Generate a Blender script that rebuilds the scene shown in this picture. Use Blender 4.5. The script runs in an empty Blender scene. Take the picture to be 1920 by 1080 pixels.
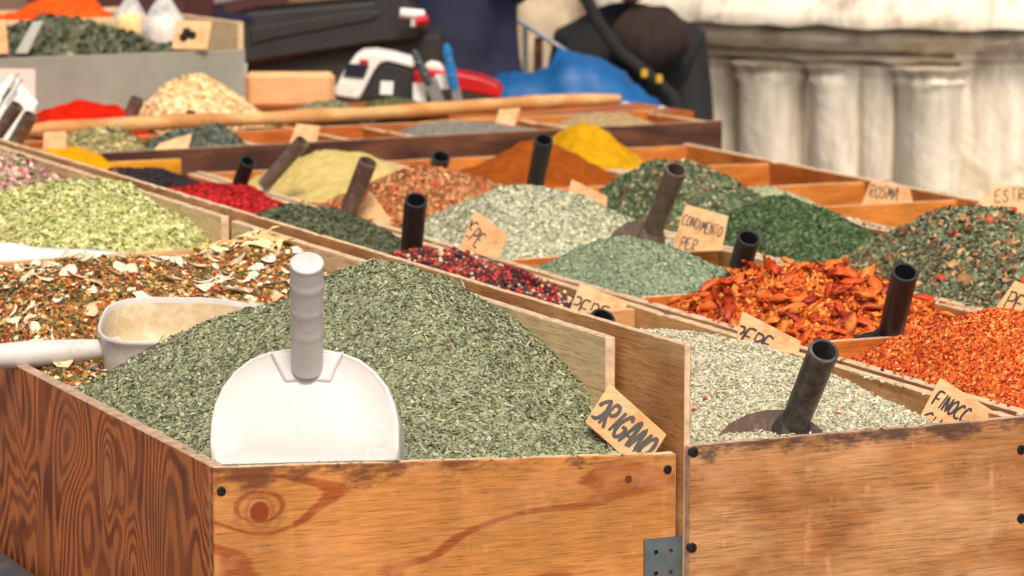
import bpy, bmesh, math, random
import numpy as np
from mathutils import Vector, Matrix, Euler

random.seed(7)
RNG = np.random.default_rng(7)
SC = bpy.context.scene
COL = SC.collection
R = math.radians

# ------------------------------------------------------------------ camera, sky, sun, exposure
FPX = 6600.0                       # focal length in photo pixels (1920 wide)
CAM_H = 0.629                      # height of the lens above the rims of the trays
PITCH = math.atan(910 / 6600.0)
cam_data = bpy.data.cameras.new('camera')
cam = bpy.data.objects.new('camera', cam_data)
COL.objects.link(cam)
cam.location = (0, 0, CAM_H)
cam.rotation_euler = (math.pi / 2 - PITCH, 0, 0)
cam_data.sensor_width = 36
cam_data.lens = FPX / 1920 * 36
cam_data.clip_start = 0.1
cam_data.clip_end = 500
cam_data.dof.use_dof = True
cam_data.dof.focus_distance = 3.62
cam_data.dof.aperture_fstop = 11.5
SC.camera = cam

SUN_EL, SUN_AZ = 52.0, 171.0       # azimuth clockwise from +Y: a veiled sun high behind the camera
world = bpy.data.worlds.new('World')
SC.world = world
world.use_nodes = True
wn = world.node_tree
sky = wn.nodes.new('ShaderNodeTexSky')
sky.sky_type = 'NISHITA'
sky.sun_disc = False
sky.sun_elevation = R(SUN_EL)
sky.sun_rotation = R(SUN_AZ)
sky.air_density = .6
sky.dust_density = 6.0
sky.ozone_density = .5
bg = wn.nodes['Background']
bg.inputs['Strength'].default_value = 0.14
wn.links.new(sky.outputs[0], bg.inputs[0])

sun_data = bpy.data.lights.new('sun', 'SUN')
sun_data.energy = 2.1
sun_data.angle = R(12)
sun_data.color = (1.0, 0.93, 0.83)
sun = bpy.data.objects.new('sun', sun_data)
COL.objects.link(sun)
sun.location = (3, -2, 5)
_sd = Vector((math.sin(R(SUN_AZ)) * math.cos(R(SUN_EL)), math.cos(R(SUN_AZ)) * math.cos(R(SUN_EL)), math.sin(R(SUN_EL))))
sun.rotation_euler = _sd.to_track_quat('Z', 'Y').to_euler()

SC.view_settings.view_transform = 'Standard'
SC.view_settings.look = 'None'
SC.view_settings.exposure = 0.24
SC.view_settings.gamma = 1.0
SC.view_settings.use_white_balance = True
SC.view_settings.white_balance_temperature = 6650
SC.view_settings.white_balance_tint = 6
SC.cycles.max_bounces = 6
SC.cycles.use_denoising = True

# ------------------------------------------------------------------ frames: the stall's own axes
TH = R(24)
O2 = np.array([.169, 3.455])
AX = np.array([-math.sin(TH), math.cos(TH)])   # along the trays, away from the buyer
BX = np.array([math.cos(TH), math.sin(TH)])    # across the trays, to the right
CP, SP = math.cos(PITCH), math.sin(PITCH)
GROUND = -0.95


def W(b, a, z=0.0):
    q = O2 + BX * b + AX * a
    return Vector((q[0], q[1], z))


def sight(u, v):
    x = (u - 960) / FPX
    y = (540 - v) / FPX
    return np.array([x, CP + y * SP, -SP + y * CP])


def on_plane(u, v, p, n):
    r = sight(u, v)
    o = np.array([0, 0, CAM_H])
    n = np.array(n, float)
    t = ((np.array(p, float) - o) @ n) / (r @ n)
    return o + r * t


def at_a(u, v, a, skew=0.0):
    """(b, z) where the sight line meets the upright plane a = const (+ skew * b)."""
    d = AX - skew * BX
    n = (d[0], d[1], 0)
    p0 = W(0, a)
    p = on_plane(u, v, p0, n)
    return float((p[:2] - O2) @ BX), float(p[2])


def at_y(u, v, y):
    r = sight(u, v)
    return Vector(np.array([0, 0, CAM_H]) + r * (y / r[1]))


def lin(*c):
    out = []
    for x in c:
        x = x / 255.0
        out.append(x / 12.92 if x <= 0.04045 else ((x + 0.055) / 1.055) ** 2.4)
    return tuple(out)


# ------------------------------------------------------------------ materials
def new_mat(name):
    m = bpy.data.materials.new(name)
    m.use_nodes = True
    nt = m.node_tree
    return m, nt, nt.nodes['Principled BSDF']


def N(nt, t, **kw):
    n = nt.nodes.new(t)
    for k, v in kw.items():
        setattr(n, k, v)
    return n


def ramp(nt, stops, interp='LINEAR'):
    n = nt.nodes.new('ShaderNodeValToRGB')
    n.color_ramp.interpolation = interp
    e = n.color_ramp.elements
    while len(e) < len(stops):
        e.new(0.5)
    for k, (p, c) in enumerate(stops):
        e[k].position = p
        e[k].color = (c[0], c[1], c[2], 1) if hasattr(c, '__len__') else (c, c, c, 1)
    return n


def mixc(nt, fac, a, b, mode='MIX'):
    n = nt.nodes.new('ShaderNodeMix')
    n.data_type = 'RGBA'
    n.blend_type = mode
    for sock, val in ((n.inputs[0], fac), (n.inputs[6], a), (n.inputs[7], b)):
        if isinstance(val, bpy.types.NodeSocket):
            nt.links.new(val, sock)
        elif hasattr(val, '__len__'):
            sock.default_value = (val[0], val[1], val[2], 1)
        else:
            sock.default_value = val
    return n.outputs[2]


def mathn(nt, op, a, b=None, c=None):
    n = nt.nodes.new('ShaderNodeMath')
    n.operation = op
    for i, v in enumerate((a, b, c)):
        if v is None:
            continue
        if isinstance(v, bpy.types.NodeSocket):
            nt.links.new(v, n.inputs[i])
        else:
            n.inputs[i].default_value = v
    return n.outputs[0]


def coords(nt, scale=(1, 1, 1), loc=(0, 0, 0), kind='Object', rot=(0, 0, 0)):
    tc = nt.nodes.new('ShaderNodeTexCoord')
    mp = nt.nodes.new('ShaderNodeMapping')
    mp.inputs['Scale'].default_value = scale
    mp.inputs['Location'].default_value = loc
    mp.inputs['Rotation'].default_value = rot
    nt.links.new(tc.outputs[kind], mp.inputs[0])
    return mp.outputs[0]


def noise(nt, vec, scale, detail=4, rough=.55, dist=0.0):
    n = nt.nodes.new('ShaderNodeTexNoise')
    n.inputs['Scale'].default_value = scale
    n.inputs['Detail'].default_value = detail
    n.inputs['Roughness'].default_value = rough
    n.inputs['Distortion'].default_value = dist
    nt.links.new(vec, n.inputs['Vector'])
    return n.outputs['Fac']


def bump(nt, h, strength=.3, dist=.001):
    n = nt.nodes.new('ShaderNodeBump')
    n.inputs['Strength'].default_value = strength
    n.inputs['Distance'].default_value = dist
    nt.links.new(h, n.inputs['Height'])
    return n.outputs[0]


def plain(name, col, rough=.6, var=.15, scale=30, bmp=.15, metallic=0.0, spec=.4, alpha=None, bdist=.001):
    m, nt, p = new_mat(name)
    v = coords(nt)
    f = noise(nt, v, scale, 5)
    lo = tuple(max(0, x * (1 - var)) for x in col)
    hi = tuple(min(1, x * (1 + var)) for x in col)
    rp = ramp(nt, [(.3, lo), (.7, hi)])
    nt.links.new(f, rp.inputs[0])
    nt.links.new(rp.outputs[0], p.inputs['Base Color'])
    p.inputs['Roughness'].default_value = rough
    p.inputs['Metallic'].default_value = metallic
    p.inputs['Specular IOR Level'].default_value = spec
    if bmp:
        nt.links.new(bump(nt, f, bmp, bdist), p.inputs['Normal'])
    if alpha is not None:
        p.inputs['Alpha'].default_value = alpha
    return m


def grain_mat(name, rough=.75, spec=.25, trans=0.0):
    """Each grain keeps its own tint, stored per grain on the mesh."""
    m, nt, p = new_mat(name)
    at = N(nt, 'ShaderNodeAttribute', attribute_name='tint')
    v = coords(nt)
    f = noise(nt, v, 260, 2)
    rp = ramp(nt, [(.3, .82), (.7, 1.12)])
    nt.links.new(f, rp.inputs[0])
    c = mixc(nt, 1.0, at.outputs['Color'], rp.outputs[0], 'MULTIPLY')
    nt.links.new(c, p.inputs['Base Color'])
    p.inputs['Roughness'].default_value = rough
    p.inputs['Specular IOR Level'].default_value = spec
    return m


def powder_mat(name, col, col2):
    m, nt, p = new_mat(name)
    v = coords(nt)
    f = noise(nt, v, 45, 6, .65)
    g = noise(nt, v, 400, 3, .6)
    rp = ramp(nt, [(.35, col2), (.65, col)])
    nt.links.new(f, rp.inputs[0])
    nt.links.new(rp.outputs[0], p.inputs['Base Color'])
    p.inputs['Roughness'].default_value = .9
    p.inputs['Specular IOR Level'].default_value = .1
    h = mathn(nt, 'ADD', f, mathn(nt, 'MULTIPLY', g, .35))
    nt.links.new(bump(nt, h, .6, .004), p.inputs['Normal'])
    return m


def wood(name, light, dark, fig=(1.5, 1, 5), fscale=3.0, lines=7.0, sharp=(.45, .62), seed=0.0, fibre=.35, vertical=False,
         rough=.55, patches=None, scuff=0.0, knots=(), eyes=(), pores=.5, streak=None, stain=None, blotch=.35):
    """Rotary-cut plywood: iso-lines of a stretched noise field give the flame figure, plus fibre streaks, scuffs, stains."""
    m, nt, p = new_mat(name)
    st = (4, 4, .28) if vertical else (.28, 4, 4)
    fv = coords(nt, fig, (seed, seed * .7, seed * 1.3))
    f = noise(nt, fv, fscale, 2.0, .38, .6 if vertical else .25)
    tco = N(nt, 'ShaderNodeTexCoord')
    sp0 = N(nt, 'ShaderNodeSeparateXYZ')
    nt.links.new(tco.outputs['Object'], sp0.inputs[0])
    for (ex_, ez_, rx_, rz_, am_) in eyes:
        ux = mathn(nt, 'DIVIDE', mathn(nt, 'SUBTRACT', sp0.outputs[0], ex_), rx_)
        uz = mathn(nt, 'DIVIDE', mathn(nt, 'SUBTRACT', sp0.outputs[2], ez_), rz_)
        rr_ = mathn(nt, 'ADD', mathn(nt, 'MULTIPLY', ux, ux), mathn(nt, 'MULTIPLY', uz, uz))
        f = mathn(nt, 'ADD', f, mathn(nt, 'MULTIPLY', mathn(nt, 'EXPONENT', mathn(nt, 'MULTIPLY', rr_, -1.0)), am_))
    fine = coords(nt, tuple(x * 40 for x in st), (seed, 0, 0))
    fb = noise(nt, fine, 2.0, 4, .6)
    wob = mathn(nt, 'MULTIPLY_ADD', fb, (.45 if vertical else .12) / lines, f)
    s = mathn(nt, 'PINGPONG', mathn(nt, 'MULTIPLY', wob, lines), .5)
    s = mathn(nt, 'MULTIPLY', s, 2.0)
    fig_f = ramp(nt, [(sharp[0], 0.0), (sharp[1], 1.0)])
    nt.links.new(s, fig_f.inputs[0])
    fade = noise(nt, coords(nt, (1, 1, 1), (seed * 3.3, 1, 5)), 11, 3, .5)
    fdr = ramp(nt, [(.3, .45 if vertical else .55), (.62, 1.0)])
    nt.links.new(fade, fdr.inputs[0])
    base = mixc(nt, mathn(nt, 'MULTIPLY', fig_f.outputs[0], fdr.outputs[0]), light, dark)
    # broad colour drift
    bl = noise(nt, coords(nt, (1, 1, 1), (seed * 2.1, 3, 1)), 9, 4, .6)
    br = ramp(nt, [(.3, 1 - blotch), (.7, 1 + blotch * .5)])
    nt.links.new(bl, br.inputs[0])
    base = mixc(nt, 1.0, base, br.outputs[0], 'MULTIPLY')
    # fibres
    fr = ramp(nt, [(.35, 1 - fibre), (.6, 1.06)])
    nt.links.new(fb, fr.inputs[0])
    base = mixc(nt, 1.0, base, fr.outputs[0], 'MULTIPLY')
    pv = noise(nt, coords(nt, (26, 520, 900) if not vertical else (900, 520, 26), (seed, 2, 0)), 1.0, 3, .65)
    pr_ = ramp(nt, [(.36, 1 - pores), (.46, 1.0), (.62, 1.0), (.72, 1.10)])
    nt.links.new(pv, pr_.inputs[0])
    base = mixc(nt, 1.0, base, pr_.outputs[0], 'MULTIPLY')
    sep = N(nt, 'ShaderNodeSeparateXYZ')
    tc = N(nt, 'ShaderNodeTexCoord')
    nt.links.new(tc.outputs['Object'], sep.inputs[0])
    if scuff:
        # worn strips where the veneer has lifted, across the grain
        sv = coords(nt, (26, 1, 3.2), (seed + 3, 0, 0))
        sf = noise(nt, sv, 1.6, 3, .6)
        sv2 = coords(nt, (9, 1, 14), (seed + 9, 0, 0))
        sf2 = noise(nt, sv2, 3.0, 4, .7)
        k = mathn(nt, 'MULTIPLY', sf, mathn(nt, 'ADD', .45, sf2))
        sr = ramp(nt, [(.58, 0.0), (.74, scuff)])
        nt.links.new(k, sr.inputs[0])
        base = mixc(nt, sr.outputs[0], base, tuple(min(1, x * 1.25 + .06) for x in light))
        wn2 = noise(nt, coords(nt, (2.2, 1, 4.5), (seed + 1, 4, 0)), 4.0, 5, .65)
        wr2 = ramp(nt, [(.50, 0.0), (.72, .6)])
        nt.links.new(wn2, wr2.inputs[0])
        base = mixc(nt, wr2.outputs[0], base, tuple(min(1, x * 1.12 + .07) for x in light))
    if streak:
        sv = coords(nt, (1.2, 1, 16), (seed + 5, 0, 0))
        sf = noise(nt, sv, 2.2, 5, .7, .4)
        sr = ramp(nt, [(.60, 0.0), (.72, .8)])
        nt.links.new(sf, sr.inputs[0])
        base = mixc(nt, sr.outputs[0], base, streak)
    for (kx, kz, rx, rz, col, halo) in knots:
        dx = mathn(nt, 'DIVIDE', mathn(nt, 'SUBTRACT', sep.outputs[0], kx), rx)
        dz = mathn(nt, 'DIVIDE', mathn(nt, 'SUBTRACT', sep.outputs[2], kz), rz)
        d = mathn(nt, 'SQRT', mathn(nt, 'ADD', mathn(nt, 'MULTIPLY', dx, dx), mathn(nt, 'MULTIPLY', dz, dz)))
        d = mathn(nt, 'ADD', d, mathn(nt, 'MULTIPLY', mathn(nt, 'SUBTRACT', fb, .5), .22))
        if halo:
            rg = ramp(nt, [(.0, 1.0), (.30, .9), (.36, .1), (.44, .5), (.60, .05), (.74, .28), (1.0, 0.0)])
            nt.links.new(mathn(nt, 'DIVIDE', d, 3.2), rg.inputs[0])
            base = mixc(nt, rg.outputs[0], base, halo)
        rk = ramp(nt, [(.86, 1.0), (1.0, 0.0)])
        nt.links.new(d, rk.inputs[0])
        kc = mixc(nt, fr.outputs[0], tuple(x * .4 for x in col), col)
        base = mixc(nt, rk.outputs[0], base, kc)
    if stain:
        # dark grime soaked in along the upper edge, ragged below
        z0, z1, col = stain
        nn = noise(nt, coords(nt, (9, 1, 22), (seed, 1, 2)), 2.2, 5, .7)
        h = mathn(nt, 'DIVIDE', mathn(nt, 'SUBTRACT', sep.outputs[2], z0), z1 - z0)
        hh = mathn(nt, 'ADD', h, mathn(nt, 'MULTIPLY', mathn(nt, 'SUBTRACT', nn, .54), 3.2))
        sr = ramp(nt, [(.35, 0.0), (.8, .85)])
        nt.links.new(hh, sr.inputs[0])
        base = mixc(nt, sr.outputs[0], base, col)
    nt.links.new(base, p.inputs['Base Color'])
    rr = ramp(nt, [(.3, rough - .1), (.7, rough + .15)])
    nt.links.new(bl, rr.inputs[0])
    nt.links.new(rr.outputs[0], p.inputs['Roughness'])
    p.inputs['Specular IOR Level'].default_value = .35
    nt.links.new(bump(nt, fb, .35, .0012), p.inputs['Normal'])
    return m


M = {}
M['ply_dark'] = wood('dark flame plywood', lin(206, 118, 60), lin(126, 58, 32), (1.5, 1, .9), 3.4, 30, (.30, .70), 2.3, .3, True, .5,
                     knots=((.32, -.060, .012, .028, lin(190, 124, 70), None),), eyes=((.425, -.040, .060, .055, .17), (.32, -.060, .02, .06, -.13), (.13, -.07, .05, .16, .12)), blotch=.25)
M['ply_honey'] = wood('honey plywood', lin(194, 128, 66), lin(154, 74, 28), (1.0, 1, 3.4), 2.9, 5.0, (.74, .84), 5.2, .25, False, .5,
                      scuff=.3, eyes=((.0455, -.034, .03, .022, .25),), knots=((.0455, -.034, .0092, .0100, lin(132, 54, 24), lin(118, 58, 26)), (.432, -.033, .0042, .0042, lin(96, 50, 30), lin(150, 76, 30))),
                      stain=(-.03, .012, lin(96, 52, 30)), blotch=.28)
M['ply_worn'] = wood('worn tan plywood', lin(192, 138, 88), lin(168, 106, 56), (.8, 1, 3.0), 3.4, 2.6, (.35, .75), 8.4, .3, False, .6,
                     scuff=.45, streak=lin(116, 76, 48), stain=(-.028, .004, lin(62, 44, 42)), blotch=.35)
M['ply_cream'] = wood('pale poplar plywood', lin(230, 198, 152), lin(214, 176, 126), (.6, 1, 3.0), 2.4, 2.5, (.3, .8), 1.1, .14, False, .6, blotch=.15)
M['ply_tan'] = wood('tan plywood', lin(214, 164, 108), lin(190, 130, 76), (.8, 1, 3.0), 3.0, 3.0, (.3, .8), 3.7, .22, False, .6, blotch=.3, streak=lin(150, 96, 54))
M['ply_orange'] = wood('orange varnished plywood', lin(206, 126, 54), lin(176, 92, 34), (.7, 1, 3.0), 3.0, 3.0, (.3, .8), 6.1, .2, False, .45, blotch=.28)
M['ply_yellow'] = wood('turmeric stained plywood', lin(214, 150, 26), lin(188, 112, 18), (.7, 1, 3.0), 3.0, 3.0, (.3, .8), 7.7, .2, False, .7, blotch=.3)
M['wood_brown'] = wood('dark brown board', lin(108, 66, 46), lin(70, 42, 32), (.7, 1, 4.0), 3.0, 4.0, (.3, .8), 4.4, .35, False, .55, blotch=.4)
M['wood_edge'] = plain('bare plywood edge', lin(206, 176, 142), .8, .28, 70, .4)
M['wood_edge_dirty'] = plain('grimy plywood edge', lin(176, 146, 120), .8, .35, 60, .4)
M['tag_wood'] = wood('label plywood', lin(228, 186, 142), lin(218, 170, 122), (.8, 1, 3.0), 4.0, 3.0, (.3, .8), 9.9, .06, False, .65, blotch=.08, pores=.12)
_nt = M['tag_wood'].node_tree
_p = _nt.nodes['Principled BSDF']
_src = _p.inputs['Base Color'].links[0].from_socket
_oi = N(_nt, 'ShaderNodeObjectInfo')
_rp = ramp(_nt, [(.0, lin(240, 228, 216)), (.5, lin(250, 244, 236)), (1.0, (1, 1, 1))])
_nt.links.new(_oi.outputs['Random'], _rp.inputs[0])
_st = noise(_nt, coords(_nt), 55, 4, .6)
_sr = ramp(_nt, [(.28, lin(226, 212, 196)), (.5, (1, 1, 1))])
_nt.links.new(_st, _sr.inputs[0])
_nt.links.new(mixc(_nt, 1.0, mixc(_nt, 1.0, _src, _rp.outputs[0], 'MULTIPLY'), _sr.outputs[0], 'MULTIPLY'), _p.inputs['Base Color'])
M['tag_burnt'] = wood('burnt label plywood', lin(150, 88, 56), lin(96, 52, 36), (2.0, 1, 2.0), 8.0, 3.0, (.3, .8), 9.1, .2, False, .65, blotch=.4)
M['bamboo'] = wood('pale peeled pole', lin(220, 170, 112), lin(196, 132, 72), (.3, 2, 2), 5.0, 3.0, (.3, .8), 2.7, .15, False, .45, blotch=.25)
M['ink'] = plain('black marker ink', lin(38, 36, 36), .5, .1, 50, 0)
M['ink_grey'] = plain('grey marker ink', lin(74, 70, 66), .5, .2, 90, 0)
M['black_plastic'] = plain('black tube plastic', lin(40, 40, 40), .38, .25, 25, .08, spec=.5)
M['screw'] = plain('blackened screw steel', lin(42, 40, 40), .45, .3, 300, .2, metallic=.6)
M['zinc'] = plain('grey galvanised steel', lin(118, 130, 134), .42, .18, 60, .12, metallic=.7)
M['steel_box'] = plain('dull grey sheet metal', lin(150, 148, 136), .5, .12, 10, .05, metallic=.15)
M['cable'] = plain('grey rail paint', lin(66, 65, 66), .5, .4, 40, .2)
M['grain'] = grain_mat('dried spice grains')
M['grain_gloss'] = grain_mat('glossy spice grains', .42, .45)
M['paper'] = plain('white paper', lin(226, 220, 214), .8, .05, 20, .1)
M['pink_card'] = plain('pale pink card', lin(222, 192, 182), .8, .05, 20, .05)


def stained_plastic(name, base, dirt, amount=(.56, .72), rough=.42):
    m, nt, p = new_mat(name)
    v = coords(nt)
    f = noise(nt, v, 16, 6, .7)
    g = noise(nt, v, 130, 3, .6)
    k = mathn(nt, 'ADD', mathn(nt, 'MULTIPLY', f, .8), mathn(nt, 'MULTIPLY', g, .2))
    r_ = ramp(nt, [(amount[0], 0.0), (amount[1], .75)])
    nt.links.new(k, r_.inputs[0])
    c = mixc(nt, r_.outputs[0], base, dirt)
    nt.links.new(c, p.inputs['Base Color'])
    p.inputs['Roughness'].default_value = rough
    p.inputs['Subsurface Weight'].default_value = .08
    p.inputs['Subsurface Radius'].default_value = (.01, .008, .006)
    nt.links.new(bump(nt, f, .06, .002), p.inputs['Normal'])
    return m


M['white_plastic'] = stained_plastic('white scoop plastic', lin(200, 194, 190), lin(166, 144, 128), (.53, .78))
M['white_dusty'] = stained_plastic('white plastic dusted inside', lin(206, 190, 164), lin(184, 158, 116), (.40, .52), .7)
M['brown_plastic'] = stained_plastic('dusty brown plastic', lin(92, 72, 62), lin(150, 130, 112), (.46, .70), .4)
M['grey_plastic'] = stained_plastic('dusty dark grey plastic', lin(58, 56, 54), lin(132, 122, 112), (.50, .70), .36)


# ------------------------------------------------------------------ mesh helpers
class MB:
    def __init__(self):
        self.v, self.f, self.m = [], [], []

    def add(self, verts, faces, mi=0):
        o = len(self.v)
        self.v += [tuple(x) for x in verts]
        self.f += [tuple(i + o for i in f) for f in faces]
        self.m += [mi] * len(faces)
        return self

    def box(self, c, s, rot=None, mi=0):
        hx, hy, hz = s[0] / 2, s[1] / 2, s[2] / 2
        pts = [Vector((x, y, z)) for x in (-hx, hx) for y in (-hy, hy) for z in (-hz, hz)]
        if rot is not None:
            pts = [rot @ q for q in pts]
        c = Vector(c)
        return self.add([q + c for q in pts], [(0, 1, 3, 2), (4, 6, 7, 5), (0, 4, 5, 1), (2, 3, 7, 6), (0, 2, 6, 4), (1, 5, 7, 3)], mi)

    def tube(self, path, radii, seg=12, cap=True, mi=0, squash=1.0):
        path = [Vector(q) for q in path]
        n = len(path)
        rings = []
        up = None
        for i, q in enumerate(path):
            d = (path[min(i + 1, n - 1)] - path[max(i - 1, 0)]).normalized()
            if up is None:
                up = Vector((0, 0, 1)) if abs(d.z) < .9 else Vector((0, 1, 0))
            s = d.cross(up).normalized()
            up = s.cross(d).normalized()
            r = radii[i] if hasattr(radii, '__len__') else radii
            rings.append([q + s * r * math.cos(t) + up * r * squash * math.sin(t) for t in [2 * math.pi * k / seg for k in range(seg)]])
        vs = [x for rg in rings for x in rg]
        fs = []
        for i in range(n - 1):
            for k in range(seg):
                a, b = i * seg + k, i * seg + (k + 1) % seg
                fs.append((a, b, b + seg, a + seg))
        if cap:
            fs.append(tuple(range(seg))[::-1])
            fs.append(tuple((n - 1) * seg + k for k in range(seg)))
        return self.add(vs, fs, mi)

    def lathe(self, origin, axis, prof, seg=24, mi=0, mis=None):
        """prof: list of (distance along axis, radius)."""
        axis = Vector(axis).normalized()
        s = axis.cross(Vector((0, 0, 1)) if abs(axis.z) < .9 else Vector((0, 1, 0))).normalized()
        t = axis.cross(s).normalized()
        o = Vector(origin)
        vs = []
        for d, r in prof:
            for k in range(seg):
                an = 2 * math.pi * k / seg
                vs.append(o + axis * d + (s * math.cos(an) + t * math.sin(an)) * max(r, 1e-5))
        fs = []
        for i in range(len(prof) - 1):
            for k in range(seg):
                a, b = i * seg + k, i * seg + (k + 1) % seg
                fs.append((a, b, b + seg, a + seg))
        return self.add(vs, fs, mi)

    def prism(self, pts, ext, mi=0):
        """closed outline pts (3-D, planar) extruded by vector ext."""
        n = len(pts)
        pts = [Vector(q) for q in pts]
        e = Vector(ext)
        vs = pts + [q + e for q in pts]
        fs = [tuple(range(n)), tuple(range(2 * n - 1, n - 1, -1))]
        for k in range(n):
            fs.append((k, n + k, n + (k + 1) % n, (k + 1) % n))
        return self.add(vs, fs, mi)

    def mesh(self, name, origin=(0, 0, 0)):
        o = Vector(origin)
        me = bpy.data.meshes.new(name)
        me.from_pydata([tuple(Vector(q) - o) for q in self.v], [], self.f)
        me.polygons.foreach_set('material_index', self.m)
        me.update()
        bm = bmesh.new()
        bm.from_mesh(me)
        bmesh.ops.recalc_face_normals(bm, faces=bm.faces)
        bm.to_mesh(me)
        bm.free()
        return me


def link(name, me, mats, parent=None, loc=(0, 0, 0), rot=None, smooth=None, bevel=None, seg=1):
    o = bpy.data.objects.new(name, me)
    COL.objects.link(o)
    if mats is not None:
        for m in (mats if isinstance(mats, (list, tuple)) else [mats]):
            if len(me.materials) < 8 and m.name not in [x.name for x in me.materials]:
                me.materials.append(m)
    o.location = loc
    if rot is not None:
        o.rotation_euler = rot
    if parent is not None:
        o.parent = parent
        o.matrix_parent_inverse = Matrix.Translation(-Vector(parent['_at']))
    if smooth is not None:
        me.polygons.foreach_set('use_smooth', [True] * len(me.polygons))
        if smooth < 180:
            me.set_sharp_from_angle(angle=R(smooth))
    if bevel:
        b = o.modifiers.new('bevel', 'BEVEL')
        b.width = bevel
        b.segments = seg
        b.limit_method = 'ANGLE'
        b.angle_limit = R(40)
    o['_at'] = tuple(loc)
    return o


def part(name, mb, mats, parent, smooth=None, bevel=None, origin=None, seg=1):
    """mesh object whose vertices are given in world coordinates"""
    if origin is None:
        origin = tuple(parent['_at']) if parent is not None else (0, 0, 0)
    return link(name, mb.mesh(name, origin), mats, parent, origin, None, smooth, bevel, seg)


def thing(name, label, cat, loc, group=None):
    o = bpy.data.objects.new(name, None)
    COL.objects.link(o)
    o.location = loc
    o.empty_display_size = .05
    o['_at'] = tuple(loc)
    tag(o, label, cat, group)
    return o


def tag(o, label, cat, group=None, kind=None):
    if label:
        o['label'] = label
    if cat:
        o['category'] = cat
    if group:
        o['group'] = group
    if kind:
        o['kind'] = kind
    return o


def structure(name, mb, mats, smooth=None):
    o = part(name, mb, mats, None, smooth)
    o['kind'] = 'structure'
    return o


# ------------------------------------------------------------------ boards
def board(name, p0, p1, z0, z1, mat, parent, t=.014, side=0.0, edge=None, z1b=None, wear=.0012, seed=None, ends=None):
    """upright board from p0=(b,a) to p1=(b,a); side shifts the thickness to one side (-1, 0, 1)."""
    a, b = W(*p0), W(*p1)
    d = (b - a)
    L = d.length
    yaw = math.atan2(d.y, d.x)
    n = max(2, int(L / .02))
    rs = np.random.default_rng(seed if seed is not None else abs(hash((name, round(p0[0], 3), round(p0[1], 3)))) % 9999)
    z1b = z1 if z1b is None else z1b
    xs = np.linspace(0, L, n + 1)
    vs, fs, ms = [], [], []
    y0, y1 = -t / 2 + side * t / 2, t / 2 + side * t / 2
    for i, x in enumerate(xs):
        zt = z1 + (z1b - z1) * x / L
        w = rs.normal(0, wear * .16, 2)
        if rs.random() < .05:
            w -= abs(rs.normal(0, wear * .9, 2))
        vs += [(x, y0, z0), (x, y1, z0), (x, y1, zt + w[0]), (x, y0, zt + w[1])]
    for i in range(n):
        k = 4 * i
        fs += [(k, k + 4, k + 5, k + 1), (k + 1, k + 5, k + 6, k + 2), (k + 2, k + 6, k + 7, k + 3), (k + 3, k + 7, k + 4, k)]
        ms += [0, 0, 1, 0]
    fs += [(0, 1, 2, 3), (4 * n, 4 * n + 3, 4 * n + 2, 4 * n + 1)]
    ms += [1, 1]
    me = bpy.data.meshes.new(name)
    me.from_pydata(vs, [], fs)
    me.polygons.foreach_set('material_index', ms)
    me.materials.append(M[mat])
    me.materials.append(M[edge or 'wood_edge'])
    bm = bmesh.new(); bm.from_mesh(me)
    bmesh.ops.recalc_face_normals(bm, faces=bm.faces)
    bm.to_mesh(me); bm.free()
    return link(name, me, None, parent, tuple(a), (0, 0, yaw), None, .0013)


def screws(parent, pts, nrm, r=.0055):
    nrm = Vector(nrm).normalized()
    for q in pts:
        mb = MB()
        mb.lathe(Vector(q), nrm, [(-.004, .0), (-.004, r), (.0004, r), (.0010, r * .75), (.0008, r * .34), (-.0002, r * .28), (-.0002, .0)], 14)
        part('screw', mb, M['screw'], parent, 40, origin=tuple(q))


# ------------------------------------------------------------------ large structure
mb = MB()
mb.box((0, 20, GROUND - .05), (120, 120, .1))
M['paving'] = plain('grey stone paving', lin(120, 114, 106), .8, .2, 3, .2)
structure('ground', mb, M['paving'])

# stall table under the trays
t = thing('stall_table', 'long wooden trestle table under all the spice trays', 'table', tuple(W(.45, 1.6, GROUND)))
rotA = Matrix.Rotation(TH, 3, 'Z')
part('tabletop', MB().box(W(.45, 1.62, -.275), (2.3, 3.6, .03), rotA), M['wood_brown'], t)
for bb in (-.6, 1.5):
    for aa in (-.1, 1.6, 3.3):
        part('leg', MB().box(W(bb, aa, (GROUND - .29) / 2), (.07, .07, -.29 - GROUND), rotA), M['wood_brown'], t)
part('rail', MB().tube([W(-.520, -.15, -.226), W(-.520, 1.3, -.226)], .026, 10), M['cable'], t, 60)

# ------------------------------------------------------------------ trays
FLOOR = -.22
FA = -.012                                  # front line of the first tray
fl = at_a(400, 878, FA)
fr = at_a(1270, 850, FA)
BL = fl[0]
t0 = thing('spice_tray', 'dark flame-grained plywood tray at bottom left holding oregano, garlic flakes and a white scoop', 'tray', tuple(W(-.25, .6, FLOOR)), 'plywood spice trays')
fp_ = board('front_panel', (BL, FA), (fr[0] - .001, FA), FLOOR, fl[1], 'ply_honey', t0, .013, 1, None, fr[1], .0012, 11)
fp_.data.materials.append(M['ply_dark'])
fp_.data.polygons[len(fp_.data.polygons) - 2].material_index = 2
board('side_panel', (BL + .0006, FA + .0135), (BL + .0006, 1.262), FLOOR, fl[1] + .001, 'ply_dark', t0, .014, -1, 'wood_edge_dirty', .012, .001, 12)
board('side_panel', (-.0165, .118), (-.0165, 1.262), FLOOR, .0885, 'ply_cream', t0, .011, 1, None, .0845, .001, 13)
board('side_panel', (-.0165, FA + .015), (-.0165, .116), FLOOR, -.03, 'ply_tan', t0, .010, 1, None, None, .001, 14)
board('divider', (BL + .001, .59), (-.030, .59), FLOOR, -.006, 'ply_tan', t0, .012, 0, None, -.004, .001, 15)
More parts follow.
